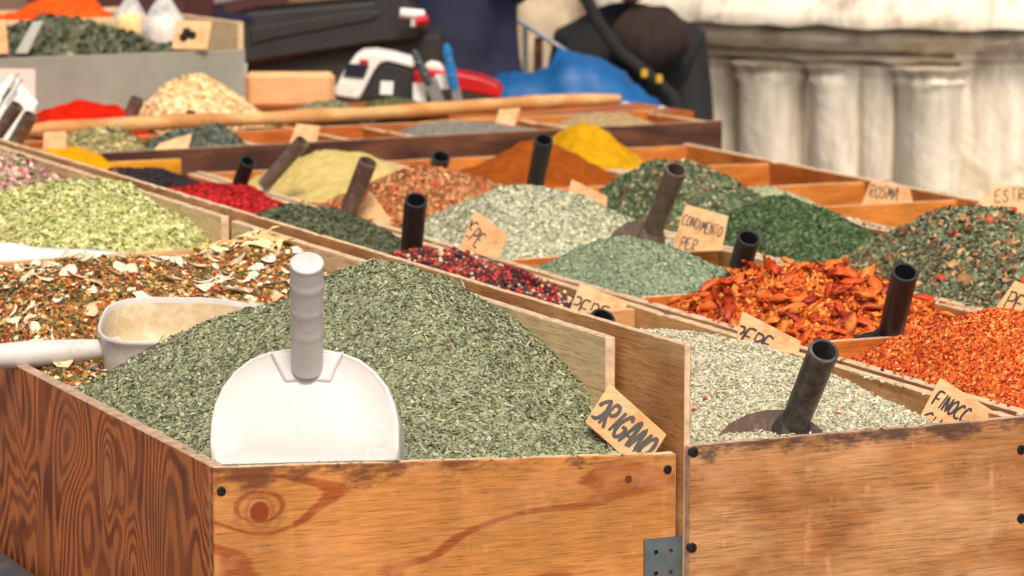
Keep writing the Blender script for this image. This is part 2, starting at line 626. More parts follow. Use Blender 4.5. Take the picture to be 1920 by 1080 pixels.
board('back_panel', (BL + .001, 1.268), (-.030, 1.268), FLOOR, .044, 'ply_tan', t0, .012, 0, None, .050, .001, 16)
part('bottom', MB().box(W((BL - .02) / 2, .62, FLOOR + .004), (.44, 1.24, .006), rotA), M['ply_tan'], t0)
nA = Vector((-AX[0], -AX[1], 0))
pts = []
for (u, v) in ((415, 921), (1252, 880), (1166, 891)):
    b_, z_ = at_a(u, v, FA - .0005)
    pts.append(W(b_, FA - .0005, z_))
screws(t0, pts[:2], nA, .0045)
# hinge bracket
bk0 = at_a(1206, 1010, FA); bk1 = at_a(1276, 1085, FA)
mb = MB()
bw, bh = bk1[0] - bk0[0], .060
holes = [(.30, .24), (.68, .22), (.30, .60), (.68, .58)]
bm = bmesh.new()
cell = []
gx = [0, .22, .38, .60, .76, .93, 1.0]
gz = [0, .15, .33, .51, .69, .85, 1.0]
vs, fs = [], []
for z in gz:
    for x in gx:
        dz = .08 if x == 1.0 and z in (.33, .51) else 0
        vs.append(W(bk0[0] + bw * (x - (.06 if (x == 1.0 and z in (.51, )) else 0)), FA - .003, bk0[1] - bh * z))
nx = len(gx)
for j in range(len(gz) - 1):
    for i in range(nx - 1):
        if (i in (1, 3)) and (j in (1, 3)):
            continue
        fs.append((j * nx + i, j * nx + i + 1, (j + 1) * nx + i + 1, (j + 1) * nx + i))
# round holes: fan rings
def ring_hole(x0, x1, z0, z1, idx):
    cx, cz = (x0 + x1) / 2, (z0 + z1) / 2
    o = len(vs)
    rr = min(bw * (x1 - x0), bh * (z1 - z0)) * .40
    for k in range(12):
        an = 2 * math.pi * k / 12
        vs.append(W(bk0[0] + bw * cx + rr * math.cos(an), FA - .003, bk0[1] - bh * cz - rr * math.sin(an)))
    cor = [idx[1], idx[2], idx[3], idx[0]]   # right-top, right-bottom, left-bottom, left-top
    # angle 0 = right, 3 = down, 6 = left, 9 = up
    q = {0: (idx[1], idx[2]), 3: (idx[2], idx[3]), 6: (idx[3], idx[0]), 9: (idx[0], idx[1])}
    quads = [(0, 1, idx[2]), (1, 2, idx[2]), (2, 3, idx[2]), (3, 4, idx[3]), (4, 5, idx[3]), (5, 6, idx[3]), (6, 7, idx[0]), (7, 8, idx[0]), (8, 9, idx[0]), (9, 10, idx[1]), (10, 11, idx[1]), (11, 0, idx[1])]
    for a_, b_, c_ in quads:
        fs.append((o + a_, o + b_, c_))
    fs.append((idx[1], idx[2], o + 0)); fs.append((idx[2], idx[3], o + 3)); fs.append((idx[3], idx[0], o + 6)); fs.append((idx[0], idx[1], o + 9))
for j in (1, 3):
    for i in (1, 3):
        ring_hole(gx[i], gx[i + 1], gz[j], gz[j + 1], (j * nx + i, j * nx + i + 1, (j + 1) * nx + i + 1, (j + 1) * nx + i))
mb.add(vs, fs)
br = part('hinge_bracket', mb, M['zinc'], t0, None, origin=tuple(W(bk0[0], FA, bk0[1])))
sm = br.modifiers.new('thickness', 'SOLIDIFY'); sm.thickness = .0022; sm.offset = 0
sp_ = []
for j in (1, 3):
    i = 1
    sp_.append(W(bk0[0] + bw * (gx[i] + gx[i + 1]) / 2, FA - .002, bk0[1] - bh * (gz[j] + gz[j + 1]) / 2))
for q in sp_:
    mbs = MB()
    mbs.lathe(q, nA, [(-.002, 0), (-.002, .0042), (.0014, .0042), (.002, .003), (.0012, .0016), (.0002, .0014), (.0002, 0)], 12)
    part('screw', mbs, M['screw'], br, 40, origin=tuple(q))

t0b = thing('spice_tray', 'plywood tray at left edge holding the yellow-green flakes and pink petals', 'tray', tuple(W(-.25, 1.9, FLOOR)), 'plywood spice trays')
board('side_panel', (-.0165, 1.30), (-.0165, 2.50), FLOOR, .086, 'ply_cream', t0b, .011, 1, None, .083, .001, 21)
board('side_panel', (BL - .002, 1.30), (BL - .002, 2.50), FLOOR, .04, 'ply_tan', t0b, .013, -1, None, None, .001, 22)
board('front_panel', (BL + .001, 1.292), (-.022, 1.292), FLOOR, .034, 'ply_tan', t0b, .012, 0, None, None, .001, 23)
board('divider', (BL + .001, 1.86), (-.022, 1.86), FLOOR, .05, 'ply_tan', t0b, .012, 0, None, None, .001, 24)
board('back_panel', (BL + .001, 2.492), (-.022, 2.492), FLOOR, .06, 'ply_tan', t0b, .012, 0, None, None, .001, 25)
part('bottom', MB().box(W(-.245, 1.9, FLOOR + .004), (.44, 1.16, .006), rotA), M['ply_tan'], t0b)

# tray with fennel, pepper, dark herb, red flakes, black seeds, yellow powder
t1 = thing('spice_tray', 'worn tan plywood tray with black screws, fennel seeds at its front', 'tray', tuple(W(.19, 1.2, FLOOR)), 'plywood spice trays')
F1 = -.020
board('front_panel', (-.0068, F1), (.398, F1), FLOOR, -.0005, 'ply_worn', t1, .013, -1, 'wood_edge_dirty', .001, .0012, 31)
board('side_panel', (-.0065, F1 + .0005), (-.0065, 2.55), FLOOR, .099, 'ply_tan', t1, .007, -1, 'wood_edge', .088, .0014, 32)
board('side_panel', (.373, F1 + .0005), (.373, 2.62), FLOOR, -.002, 'ply_tan', t1, .012, -1, None, .0, .0014, 33)
for i, (aa, zt, mt) in enumerate(((.872, -.004, 'ply_tan'), (1.36, -.01, 'ply_tan'), (1.80, -.006, 'ply_tan'), (2.15, -.006, 'ply_tan'), (2.42, -.005, 'ply_yellow'))):
    board('divider', (.0095, aa), (.3715, aa), FLOOR, zt, mt, t1, .011, 0, None, None, .001, 34 + i)
board('back_panel', (.0095, 2.632), (.3715, 2.655), FLOOR, .022, 'ply_yellow', t1, .011, 0, None, None, .001, 39)
part('bottom', MB().box(W(.19, 1.29, FLOOR + .004), (.355, 2.6, .006), rotA), M['ply_tan'], t1)
pts = []
for (u, v) in ((1301, 848), (1298, 1027), (1915, 843), (1915, 972)):
    b_, z_ = at_a(u, v, F1 - .0135)
    pts.append(W(b_, F1 - .0135, z_))
screws(t1, pts, nA, .0050)


def tray(label, b0, b1, a0, a1, divs, mats, seed, tops=0.0, a1b=None, al=None, ar=None):
    t = thing('spice_tray', label, 'tray', tuple(W((b0 + b1) / 2, (a0 + a1) / 2, FLOOR)), 'plywood spice trays')
    board('front_panel', (b0 - .012, a0), (b1 + .012, a0), FLOOR, tops, mats[0], t, .012, -1, None, None, .001, seed)
    board('side_panel', (b0, a0 + .0005), (b0, al or a1), FLOOR, tops - .002, mats[1], t, .013, -1, None, None, .0014, seed + 1)
    board('side_panel', (b1, a0 + .0005), (b1, ar or a1), FLOOR, tops - .001, mats[1], t, .013, 1, None, None, .0012, seed + 2)
    for i, dv in enumerate(divs):
        aa, mt = dv[0], dv[1]
        zt = dv[2] if len(dv) > 2 else tops - .006
        board('divider', (b0 + .0135, aa), (b1 - .0135, aa), FLOOR, zt, mt, t, .011, 0, None, None, .001, seed + 3 + i)
    board('back_panel', (b0 + (.0135 if not al else -.02), a1 - .012), (b1 - (.0135 if not ar else .0), (a1b or a1) - .012), FLOOR, tops - .004, mats[2], t, .012, 0, None, None, .001, seed + 12)
    part('bottom', MB().box(W((b0 + b1) / 2, (a0 + a1) / 2, FLOOR + .004), (b1 - b0 - .002, a1 - a0 - .03, .006), rotA), M['ply_tan'], t)
    return t


tray('tan plywood tray holding the orange chilli flakes and whole dried chillies', .401, .748, .0, 2.66,
     [(.475, 'ply_orange', .006), (.935, 'ply_orange', .0), (1.348, 'ply_orange', .0), (1.80, 'ply_tan', -.01), (2.20, 'ply_tan', -.01)], ('ply_worn', 'ply_tan', 'ply_orange'), 50)
tray('tan plywood tray holding the leafy soup mix and two dark green herbs', .757, 1.072, .0, 2.72,
     [(.53, 'ply_tan'), (1.13, 'ply_tan'), (1.57, 'ply_tan'), (1.99, 'ply_tan'), (2.20, 'ply_orange')], ('ply_worn', 'ply_tan', 'ply_orange'), 70, ar=2.40)
tray('orange plywood tray with empty compartments beside the stone pier', 1.082, 1.405, .0, 2.76,
     [(.6, 'ply_orange'), (1.2, 'ply_orange'), (1.78, 'ply_orange'), (2.08, 'ply_orange'), (2.42, 'ply_orange')], ('ply_worn', 'ply_orange', 'ply_orange'), 90, al=2.41)

# rear tray, turned a little, behind the others
SK = .095


def board_sk(name, b0, b1, a0, z0, z1, mat, parent, **kw):
    return board(name, (b0, a0 + SK * b0), (b1, a0 + SK * b1), z0, z1, mat, parent, **kw)


RB0 = 2.672
tr = thing('rear_tray', 'dark brown fronted tray across the back of the stall', 'tray', tuple(W(.7, 2.9, FLOOR)))
board_sk('front_panel', .16, 1.50, RB0, FLOOR, .034, 'wood_brown', tr, t=.014, side=0, edge='wood_edge_dirty', seed=111)
board_sk('back_panel', .02, 1.50, RB0 + .25, FLOOR, .034, 'ply_orange', tr, t=.014, side=0, seed=112)
for i, bb in enumerate((.17, .56, .74, .87, 1.20, 1.49)):
    aa = RB0 + SK * bb
    board('divider', (bb, aa + .008), (bb - .022, aa + .240), FLOOR, .030, 'ply_orange', tr, t=.010, side=0, seed=113 + i)
part('bottom', MB().box(W(.8, RB0 + .125 + SK * .8, -.06), (1.36, .2, .006), Matrix.Rotation(TH + math.atan(SK), 3, 'Z')), M['ply_orange'], tr)

pole = MB()
pa, pb = on_plane(40, 246, (0, 0, .052), (0, 0, 1)), on_plane(1160, 186, (0, 0, .052), (0, 0, 1))
pa, pb = Vector(pa), Vector(pb)
pth, rad = [], []
for k in range(25):
    f = k / 24
    q = pa.lerp(pb, f) + Vector((0, 0, .002 * math.sin(f * 9)))
    pth.append(q)
    rad.append(.0135 + .0012 * math.sin(f * 31) + (.0015 if abs((f * 3.3) % 1 - .5) < .06 else 0))
rad[-1] = .009
rad[0] = .009
pole.tube(pth, rad, 14)
po = part('pole', pole, M['bamboo'], None, 50, origin=tuple(pa))
po.rotation_euler = (0, 0, 0)
tag(po, 'smooth pale wooden pole lying along the back of the rear tray', 'pole')

# raised counter behind the pole
ct = thing('back_counter', 'low orange wooden counter behind the pole carrying card readers', 'counter', tuple(W(.9, 3.5, GROUND)))
rS = Matrix.Rotation(TH + math.atan(SK), 3, 'Z')
part('counter_top', MB().box(W(.55, 3.46 + SK * .55, .010), (2.0, 1.0, .03), rS), M['ply_orange'], ct)
for bb in (-.3, 1.4):
    for aa in (3.1, 3.85):
        part('leg', MB().box(W(bb, aa + SK * bb, (GROUND - .006) / 2), (.06, .06, -.006 - GROUND), rS), M['wood_brown'], ct)

# ------------------------------------------------------------------ heaps of spice
def vnoise(x, y, freq, seed):
    r = np.random.default_rng(seed)
    g = r.random((64, 64))
    X, Y = x * freq + 100, y * freq + 100
    i, j = np.floor(X).astype(int), np.floor(Y).astype(int)
    fx, fy = X - i, Y - j
    fx, fy = fx * fx * (3 - 2 * fx), fy * fy * (3 - 2 * fy)
    q = lambda a, b: g[a % 64, b % 64]
    return ((q(i, j) * (1 - fx) + q(i + 1, j) * fx) * (1 - fy) + (q(i, j + 1) * (1 - fx) + q(i + 1, j + 1) * fx) * fy) - .5


def norm_rows(a):
    return a / np.maximum(np.linalg.norm(a, axis=1, keepdims=True), 1e-9)


def t_leaf(curl=.25, w=.36):
    x = [-.5, -.15, .22, .5]
    ww = [0, w, w * .8, 0]
    v = [(x[0], 0, -curl * .3), (x[1], -ww[1] / 2, curl * .35), (x[1], ww[1] / 2, curl * .5), (x[2], -ww[2] / 2, curl * .45), (x[2], ww[2] / 2, curl * .25), (x[3], 0, -curl * .5)]
    return np.array(v), [(0, 1, 2), (1, 3, 4, 2), (3, 5, 4)]


def t_seed(w=.32, bend=.06):
    v = [(-.5, 0, 0)]
    for x, s in ((-.26, .85), (.2, 1.0)):
        for k in range(4):
            an = k * math.pi / 2 + .4
            v.append((x, math.cos(an) * w / 2 * s, math.sin(an) * w / 2 * s * .8 + bend))
    v.append((.5, 0, -bend * .6))
    f = [(0, 2, 1), (0, 3, 2), (0, 4, 3), (0, 1, 4)]
    for k in range(4):
        a, b = 1 + k, 1 + (k + 1) % 4
        f.append((a, b, b + 4, a + 4))
    f += [(9, 5, 6), (9, 6, 7), (9, 7, 8), (9, 8, 5)]
    return np.array(v), f


def t_chunk(sd=0):
    r = np.random.default_rng(sd)
    v = np.array([(.5, 0, 0), (-.5, 0, 0), (0, .4, 0), (0, -.4, 0), (0, 0, .28), (0, 0, -.28)]) * r.uniform(.7, 1.2, (6, 3))
    v = v + r.normal(0, .06, (6, 3))
    return v, [(0, 2, 4), (2, 1, 4), (1, 3, 4), (3, 0, 4), (2, 0, 5), (1, 2, 5), (3, 1, 5), (0, 3, 5)]


def t_flake(sd=0, n=6, curl=.18):
    r = np.random.default_rng(sd)
    v = [(0, 0, curl)]
    for k in range(n):
        an = 2 * math.pi * k / n
        rr = r.uniform(.32, .55)
        v.append((rr * math.cos(an), rr * .75 * math.sin(an), r.uniform(-curl, curl)))
    return np.array(v), [(0, 1 + k, 1 + (k + 1) % n) for k in range(n)]


def t_ball():
    bm = bmesh.new()
    bmesh.ops.create_icosphere(bm, subdivisions=1, radius=.5)
    v = np.array([x.co[:] for x in bm.verts])
    bm.verts.index_update()
    f = [tuple(q.index for q in p.verts) for p in bm.faces]
    bm.free()
    return v, f


class Heap:
    """mound in a compartment: a ridge (b, a, z) seen against what is behind it, falling to the front and the back."""

    def __init__(s, b0, b1, a0, a1, ridge, zf=-.02, zb=None, skew=0.0, floor=-.09, p=1.5, rough=.004, seed=1, raw=None, lump=0.0, wl=-.012, wr=-.004, rest=1.0, dents=()):
        s.dents = dents
        s.wl, s.wr, s.rest = wl, wr, rest
        s.b0, s.b1, s.a0, s.a1, s.skew, s.floor, s.p, s.rough, s.seed, s.lump = b0, b1, a0, a1, skew, floor, p, rough, seed, lump
        if raw:
            pts = raw
        else:
            pts = []
            for (u, v, a) in ridge:
                b, z = at_a(u, v, a, skew)
                pts.append((b, a, z))
        pts.sort()
        pts = np.array(pts)
        gb = np.linspace(min(b0, pts[0, 0]), max(b1, pts[-1, 0]), 120)
        ra, rz = np.interp(gb, pts[:, 0], pts[:, 1]), np.interp(gb, pts[:, 0], pts[:, 2])
        # beyond the seen ends the mound falls at its angle of rest
        lo, hi = gb < pts[0, 0], gb > pts[-1, 0]
        rz[lo] -= (pts[0, 0] - gb[lo]) * .55
        rz[hi] -= (gb[hi] - pts[-1, 0]) * .55
        k = np.exp(-np.linspace(-2, 2, 9) ** 2); k /= k.sum()
        s.gb = gb
        s.rz = np.convolve(np.pad(rz, 4, 'edge'), k, 'valid')
        s.ra = np.convolve(np.pad(ra, 4, 'edge'), k, 'valid')
        s.zf = zf
        s.zb = zf if zb is None else zb

    def z(s, b, a):
        zr = np.interp(b, s.gb, s.rz)
        ar = np.clip(np.interp(b, s.gb, s.ra), s.a0 + .02, s.a1 - .02)
        zf = np.minimum(s.zf, zr)
        zb = np.minimum(s.zb, zr)
        tf = np.clip((a - s.a0) / (ar - s.a0), 0, 1)
        tb = np.clip((s.a1 - a) / (s.a1 - ar), 0, 1)
        wf = 1 - (1 - tf) ** s.p
        wb = 1 - (1 - tb) ** s.p
        z = np.where(a < ar, zf + (zr - zf) * wf, zb + (zr - zb) * wb)
        lim = np.minimum(s.wl + (b - s.b0) * s.rest, s.wr + (s.b1 - b) * s.rest)      # it cannot stand higher than its walls let it
        z = -.006 * np.logaddexp(-z / .006, -lim / .006)
        for (db_, da_, rb_, ra_, zd_) in s.dents:
            dd = np.sqrt(((b - db_) / rb_) ** 2 + ((a - da_) / ra_) ** 2)
            z = np.minimum(z, zd_ + np.maximum(0, dd - 1) * .07)
        z = z + s.rough * (vnoise(b, a, 22, s.seed) * 2 + vnoise(b, a, 55, s.seed + 1))
        if s.lump:
            z = z + s.lump * (np.abs(vnoise(b, a, 30, s.seed + 5)) * 2 + vnoise(b, a, 90, s.seed + 6))
        return np.maximum(z, s.floor + .004 * vnoise(b, a, 40, s.seed + 2))

    def xyz(s, b, a, z):
        aa = a + s.skew * b
        return np.stack([O2[0] + BX[0] * b + AX[0] * aa, O2[1] + BX[1] * b + AX[1] * aa, z], 1)

    def surface(s, step):
        nb, na = max(4, int((s.b1 - s.b0) / step)), max(4, int((s.a1 - s.a0) / step))
        gb, ga = np.meshgrid(np.linspace(s.b0, s.b1, nb), np.linspace(s.a0, s.a1, na))
        V = s.xyz(gb.ravel(), ga.ravel(), s.z(gb.ravel(), ga.ravel()))
        i = np.arange((na - 1) * nb).reshape(na - 1, nb)[:, :-1].ravel()
        Q = np.stack([i, i + 1, i + nb + 1, i + nb], 1)
        return V, Q

    def points(s, n, rng, margin=.003, where=None, lift=.0):
        b = rng.uniform(s.b0 + margin, s.b1 - margin, n)
        a = rng.uniform(s.a0 + margin, s.a1 - margin, n)
        if where is not None:
            keep = where(b, a, rng)
            b, a = b[keep], a[keep]
        e = .004
        z = s.z(b, a)
        db = (s.z(b + e, a) - s.z(b - e, a)) / (2 * e)
        da = (s.z(b, a + e) - s.z(b, a - e)) / (2 * e)
        nx = -db[:, None] * np.array([BX[0], BX[1]]) - da[:, None] * np.array([AX[0], AX[1]])
        nrm = norm_rows(np.concatenate([nx, np.ones((len(b), 1))], 1))
        return s.xyz(b, a, z + lift), nrm


class Grains:
    def __init__(s):
        s.V, s.L, s.S, s.C, s.n = [], [], [], [], 0

    def surf(s, V, Q, col):
        s.V.append(V); s.L.append((Q + s.n).ravel()); s.S.append(np.full(len(Q), 4))
        s.C.append(np.tile(np.array([*col, 1.0]), (len(V), 1)))
        s.n += len(V)

    def scatter(s, tmpl, pts, nrm, size, palette, rng, tilt=.5, sink=.0, weights=None, jitter=.20, wscale=(.8, 1.25)):
        tv, tf = tmpl
        k, m = len(pts), len(tv)
        if not k:
            return
        n = norm_rows(nrm + rng.normal(0, tilt, (k, 3)))
        h = rng.normal(0, 1, (k, 3))
        x = norm_rows(np.cross(n, h))
        y = np.cross(n, x)
        sz = rng.uniform(size[0], size[1], (k, 1, 1))
        ws = rng.uniform(wscale[0], wscale[1], (k, 1, 1))
        loc = tv[None, :, :] * sz
        V = pts[:, None, :] + loc[:, :, 0:1] * x[:, None, :] + loc[:, :, 1:2] * ws * y[:, None, :] + loc[:, :, 2:3] * n[:, None, :]
        V = V - nrm[:, None, :] * (sink * sz)
        pal = np.array(palette)
        ci = rng.choice(len(pal), k, p=None if weights is None else np.array(weights) / sum(weights))
        c = pal[ci] * rng.normal(1, jitter, (k, 1)) * rng.normal(1, jitter * .25, (k, 3))
        c = np.clip(c, .003, .95)
        c4 = np.concatenate([c, np.ones((k, 1))], 1)
        flat = np.array([i for f in tf for i in f])
        L = (flat[None, :] + (np.arange(k) * m)[:, None] + s.n).ravel()
        s.V.append(V.reshape(-1, 3)); s.L.append(L); s.S.append(np.tile([len(f) for f in tf], k))
        s.C.append(np.repeat(c4, m, axis=0))
        s.n += k * m

    def build(s, name, mat, origin, smooth=False):
        V = np.concatenate(s.V) - np.array(origin)
        L = np.concatenate(s.L).astype(np.int32)
        S = np.concatenate(s.S).astype(np.int32)
        C = np.concatenate(s.C)
        me = bpy.data.meshes.new(name)
        me.vertices.add(len(V)); me.vertices.foreach_set('co', V.astype(np.float32).ravel())
        me.loops.add(len(L)); me.loops.foreach_set('vertex_index', L)
        me.polygons.add(len(S))
        st = np.concatenate([[0], np.cumsum(S)[:-1]]).astype(np.int32)
        me.polygons.foreach_set('loop_start', st)
        me.polygons.foreach_set('loop_total', S)
        at = me.color_attributes.new('tint', 'FLOAT_COLOR', 'POINT')
        at.data.foreach_set('color', C.astype(np.float32).ravel())
        me.update(calc_edges=True)
        if smooth:
            me.polygons.foreach_set('use_smooth', [True] * len(S))
        o = bpy.data.objects.new(name, me)
        COL.objects.link(o)
        me.materials.append(mat)
        o.location = origin
        o['_at'] = tuple(origin)
        return o


def pal(*cs):
    return [lin(*c) for c in cs]


def avg(p):
    return tuple(float(x) for x in np.mean(np.array(p), axis=0))


def heap_obj(name, label, hp, layers, core, cat='spice', mat='grain', step=.010, seed=3, smooth=False, crumbs=()):
    """layers: (template, count, size, palette, opts)"""
    rng = np.random.default_rng(seed)
    g = Grains()
    V, Q = hp.surface(step)
    g.surf(V, Q, core)
    for (tm, n, size, palette, op) in layers:
        op = dict(op)
        where = op.pop('where', None)
        lift = op.pop('lift', .0)
        tms = tm if isinstance(tm, list) else [tm]
        for q in tms:
            P_, N_ = hp.points(n // len(tms), rng, op.get('margin', .004), where, lift)
            kw = {k: v for k, v in op.items() if k != 'margin'}
            g.scatter(q, P_, N_, size, palette, rng, **kw)
    if not crumbs and hp.skew == 0 and hp.b0 > .4:
        crumbs = [((hp.b0 - .009, hp.a0 + .03), (hp.b0 - .009, hp.a1 - .03), -.002, -.002, 26), ((hp.b1 + .008, hp.a0 + .03), (hp.b1 + .008, hp.a1 - .03), -.001, -.001, 26)]
    for (p0, p1, z0, z1, n) in crumbs:
        f = rng.random(n)
        b = p0[0] + (p1[0] - p0[0]) * f + rng.normal(0, .003, n)
        a = p0[1] + (p1[1] - p0[1]) * f + rng.normal(0, .003, n)
        zz = z0 + (z1 - z0) * f + .0012
        up = np.tile(np.array([0, 0, 1.0]), (n, 1))
        tm, _, size, palette, _op = layers[0]
        g.scatter(tm[0] if isinstance(tm, list) else tm, hp.xyz(b, a, zz), up, size, palette, rng, tilt=.15)
    org = tuple(W((hp.b0 + hp.b1) / 2, (hp.a0 + hp.a1) / 2 + hp.skew * (hp.b0 + hp.b1) / 2, hp.floor))
    o = g.build(name, M[mat], org, smooth)
    return tag(o, label, cat, None, 'stuff')


LEAF = [t_leaf(.25, .36), t_leaf(.42, .30), t_leaf(.1, .42)]
FLK = [t_flake(1), t_flake(2), t_flake(3, 5, .25)]
CHK = [t_chunk(1), t_chunk(2), t_chunk(3)]
SEED = [t_seed(.32, .05), t_seed(.28, .09), t_seed(.36, -.03)]

# --- oregano
P_OREG = pal((138, 142, 112), (154, 158, 128), (112, 118, 88), (126, 130, 98), (166, 166, 136), (98, 102, 76))
H_OREG = Heap(-.474, -.020, .004, .582, [(150, 722, .565), (300, 645, .52), (400, 592, .5), (540, 558, .46), (620, 520, .42), (700, 488, .38), (760, 494, .36), (850, 528, .36), (1000, 622, .34)],
              zf=-.020, zb=-.012, seed=11, rough=.0045, wl=-.002, wr=.085, p=1.18, dents=[(-.010, .02, .034, .075, -.045)])
heap_obj('oregano_heap', 'big grey-green heap of dried oregano behind the upright white scoop', H_OREG,
         [(LEAF, 40000, (.0046, .0086), P_OREG, dict(tilt=.65, jitter=.17)), (LEAF, 4500, (.008, .0115), P_OREG, dict(tilt=.65, jitter=.13)), (CHK, 9000, (.0015, .004), P_OREG, dict(tilt=.6)), (t_seed(.10, .03), 500, (.010, .024), pal((150, 138, 100), (120, 104, 72), (176, 166, 128)), dict(tilt=.35, lift=.001)), (CHK, 2500, (.002, .004), pal((176, 172, 140), (110, 96, 66)), dict(tilt=.5))], avg(P_OREG), seed=12, crumbs=[((BL + .02, FA + .006), (-.04, FA + .006), fl[1] - .001, fr[1], 45), ((BL + .008, .02), (BL + .008, .56), fl[1], .004, 40), ((BL + .02, .59), (-.25, .59), -.006, -.005, 40)])

_rc = at_y(310, 600, W(-.36, .68).y)
_q = np.array([_rc.x + .02, _rc.y]) - O2
DENT2 = [(float(_q @ BX), float(_q @ AX), .115, .095, _rc.z - .055)]
# --- herb mix with garlic flakes
P_MIX = pal((150, 72, 30), (186, 104, 40), (96, 92, 52), (72, 78, 50), (206, 164, 100), (128, 50, 26), (170, 130, 74))
H_MIX = Heap(-.470, -.020, .600, 1.256, [(0, 560, .86), (60, 528, .9), (170, 484, 1.0), (300, 494, 1.0), (400, 486, 1.05), (480, 455, 1.08), (520, 438, 1.12), (600, 452, 1.14)],
             zf=-.012, zb=.02, seed=21, rough=.006, wl=.004, wr=.082, dents=DENT2)
o_mix = heap_obj('herb_mix_heap', 'brown and green seasoning mix scattered with white garlic chips at left', H_MIX,
                 [(CHK, 9000, (.005, .010), P_MIX, dict(tilt=.5)), (FLK, 8000, (.006, .014), P_MIX, dict(tilt=.5)), (LEAF, 6000, (.006, .012), pal((84, 92, 56), (104, 108, 66), (70, 74, 46)), dict(tilt=.5)),
                  (FLK, 900, (.006, .013), pal((222, 204, 170), (206, 180, 138)), dict(tilt=.45, lift=.001))], avg(P_MIX), seed=22)


def chip_mesh(name, sd, rad, thick, curl, n=9, ell=.7):
    r = np.random.default_rng(sd)
    vs, fs = [], []
    rr = rad * r.uniform(.72, 1.1, n)
    for side in (1, -1):
        vs.append((0, 0, side * thick / 2 + curl * .2))
        for ring, sc in ((1, .55), (2, 1.0)):
            for k in range(n):
                an = 2 * math.pi * k / n
                x, y = rr[k] * sc * math.cos(an), rr[k] * sc * ell * math.sin(an)
                z = curl * ((x / rad) ** 2 - .4 * (y / rad)) + r.normal(0, curl * .12)
                vs.append((x, y, z + side * thick / 2 * (1.0 if ring == 1 else .5)))
    m = 1 + 2 * n
    for s_ in (0, 1):
        o = s_ * m
        for k in range(n):
            k2 = (k + 1) % n
            a = [(o, o + 1 + k, o + 1 + k2), (o + 1 + k, o + 1 + n + k, o + 1 + n + k2, o + 1 + k2)]
            fs += a if s_ == 0 else [q[::-1] for q in a]
    for k in range(n):
        k2 = (k + 1) % n
        fs.append((1 + n + k, m + 1 + n + k, m + 1 + n + k2, 1 + n + k2))
    me = bpy.data.meshes.new(name)
    me.from_pydata(vs, [], fs)
    me.polygons.foreach_set('use_smooth', [True] * len(fs))
    return me


def obj_random_mat(name, stops, rough=.5, spec=.4, nscale=60, bmp=.3):
    m, nt, p = new_mat(name)
    oi = N(nt, 'ShaderNodeObjectInfo')
    v = coords(nt)
    f = noise(nt, v, nscale, 3)
    k = mathn(nt, 'ADD', oi.outputs['Random'], mathn(nt, 'MULTIPLY', mathn(nt, 'SUBTRACT', f, .5), .5))
    rp = ramp(nt, stops)
    nt.links.new(k, rp.inputs[0])
    nt.links.new(rp.outputs[0], p.inputs['Base Color'])
    p.inputs['Roughness'].default_value = rough
    p.inputs['Specular IOR Level'].default_value = spec
    nt.links.new(bump(nt, f, bmp, .002), p.inputs['Normal'])
    return m


def place_pieces(name, meshes, hp, n, parent, rng, size, tilt=.4, lift=.002, where=None, margin=.01, spin=None):
    P_, N_ = hp.points(n, rng, margin, where, 0)
    for i in range(len(P_)):
        nr = Vector(N_[i] + rng.normal(0, tilt, 3)).normalized()
        q = nr.to_track_quat('Z', 'Y') @ Euler((0, 0, rng.uniform(0, 6.283))).to_quaternion()
        me = meshes[i % len(meshes)]
        o = bpy.data.objects.new(name, me)
        COL.objects.link(o)
        s = rng.uniform(*size)
        o.scale = (s, s, s)
        o.rotation_euler = q.to_euler()
        o.location = Vector(P_[i]) + Vector(N_[i]) * lift
        o.parent = parent
        o.matrix_parent_inverse = Matrix.Translation(-Vector(parent['_at']))


M['garlic'] = obj_random_mat('dried garlic', [(.0, lin(204, 174, 132)), (.4, lin(226, 208, 176)), (1.0, lin(232, 222, 200))], .6, .3)
chips = [chip_mesh('garlic_chip', 30 + i, .0105, .0012, .0035, 11, .68) for i in range(6)]
for me in chips:
    me.materials.append(M['garlic'])
rng = np.random.default_rng(31)
place_pieces('garlic_chip', chips, H_MIX, 295, o_mix, rng, (.55, 1.5), .35, .002)
# curled pale strips at the back right of this heap
M['strip'] = obj_random_mat('dried pale strips', [(.0, lin(214, 160, 96)), (.5, lin(232, 200, 142)), (1.0, lin(236, 212, 164))], .55, .3)
strips = []
for i in range(4):
    r = np.random.default_rng(60 + i)
    mbx = MB()
    n = 7
    pth = []
    an = 0
    q = Vector((-.022, 0, 0))
    for k in range(n):
        pth.append(q.copy())
        an += r.normal(0, .5)
        q = q + Vector((.0075, .004 * math.sin(an), .006 * math.sin(an * 1.7 + i)))
    mbx.tube(pth, [.001, .0035, .0048, .0052, .0046, .0034, .001], 6, True, 0, .3)
    me = mbx.mesh('pale_strip')
    me.polygons.foreach_set('use_smooth', [True] * len(me.polygons))
    me.materials.append(M['strip'])
    strips.append(me)
place_pieces('pale_strip', strips, H_MIX, 1100, o_mix, rng, (.9, 1.5), .28, .005,
             where=lambda b, a, r: (b > -.12) & (a > 1.02) & (r.random(len(b)) < .8))

# --- yellow-green flakes
P_GY = pal((182, 178, 114), (198, 196, 136), (156, 156, 84), (208, 204, 156), (130, 132, 70))
heap_obj('green_flake_heap', 'yellow-green dried vegetable flakes in a large heap at left', Heap(-.474, -.022, 1.30, 1.852,
         [(0, 384, 1.55), (60, 358, 1.55), (150, 338, 1.55), (240, 350, 1.54), (330, 374, 1.52), (388, 420, 1.48)], zf=.030, zb=.03, seed=31, rough=.006, wl=.035, wr=.06),
         [(FLK, 15000, (.006, .012), P_GY, dict(tilt=.6)), (CHK, 6000, (.004, .009), P_GY, dict(tilt=.5))], avg(P_GY), seed=32)
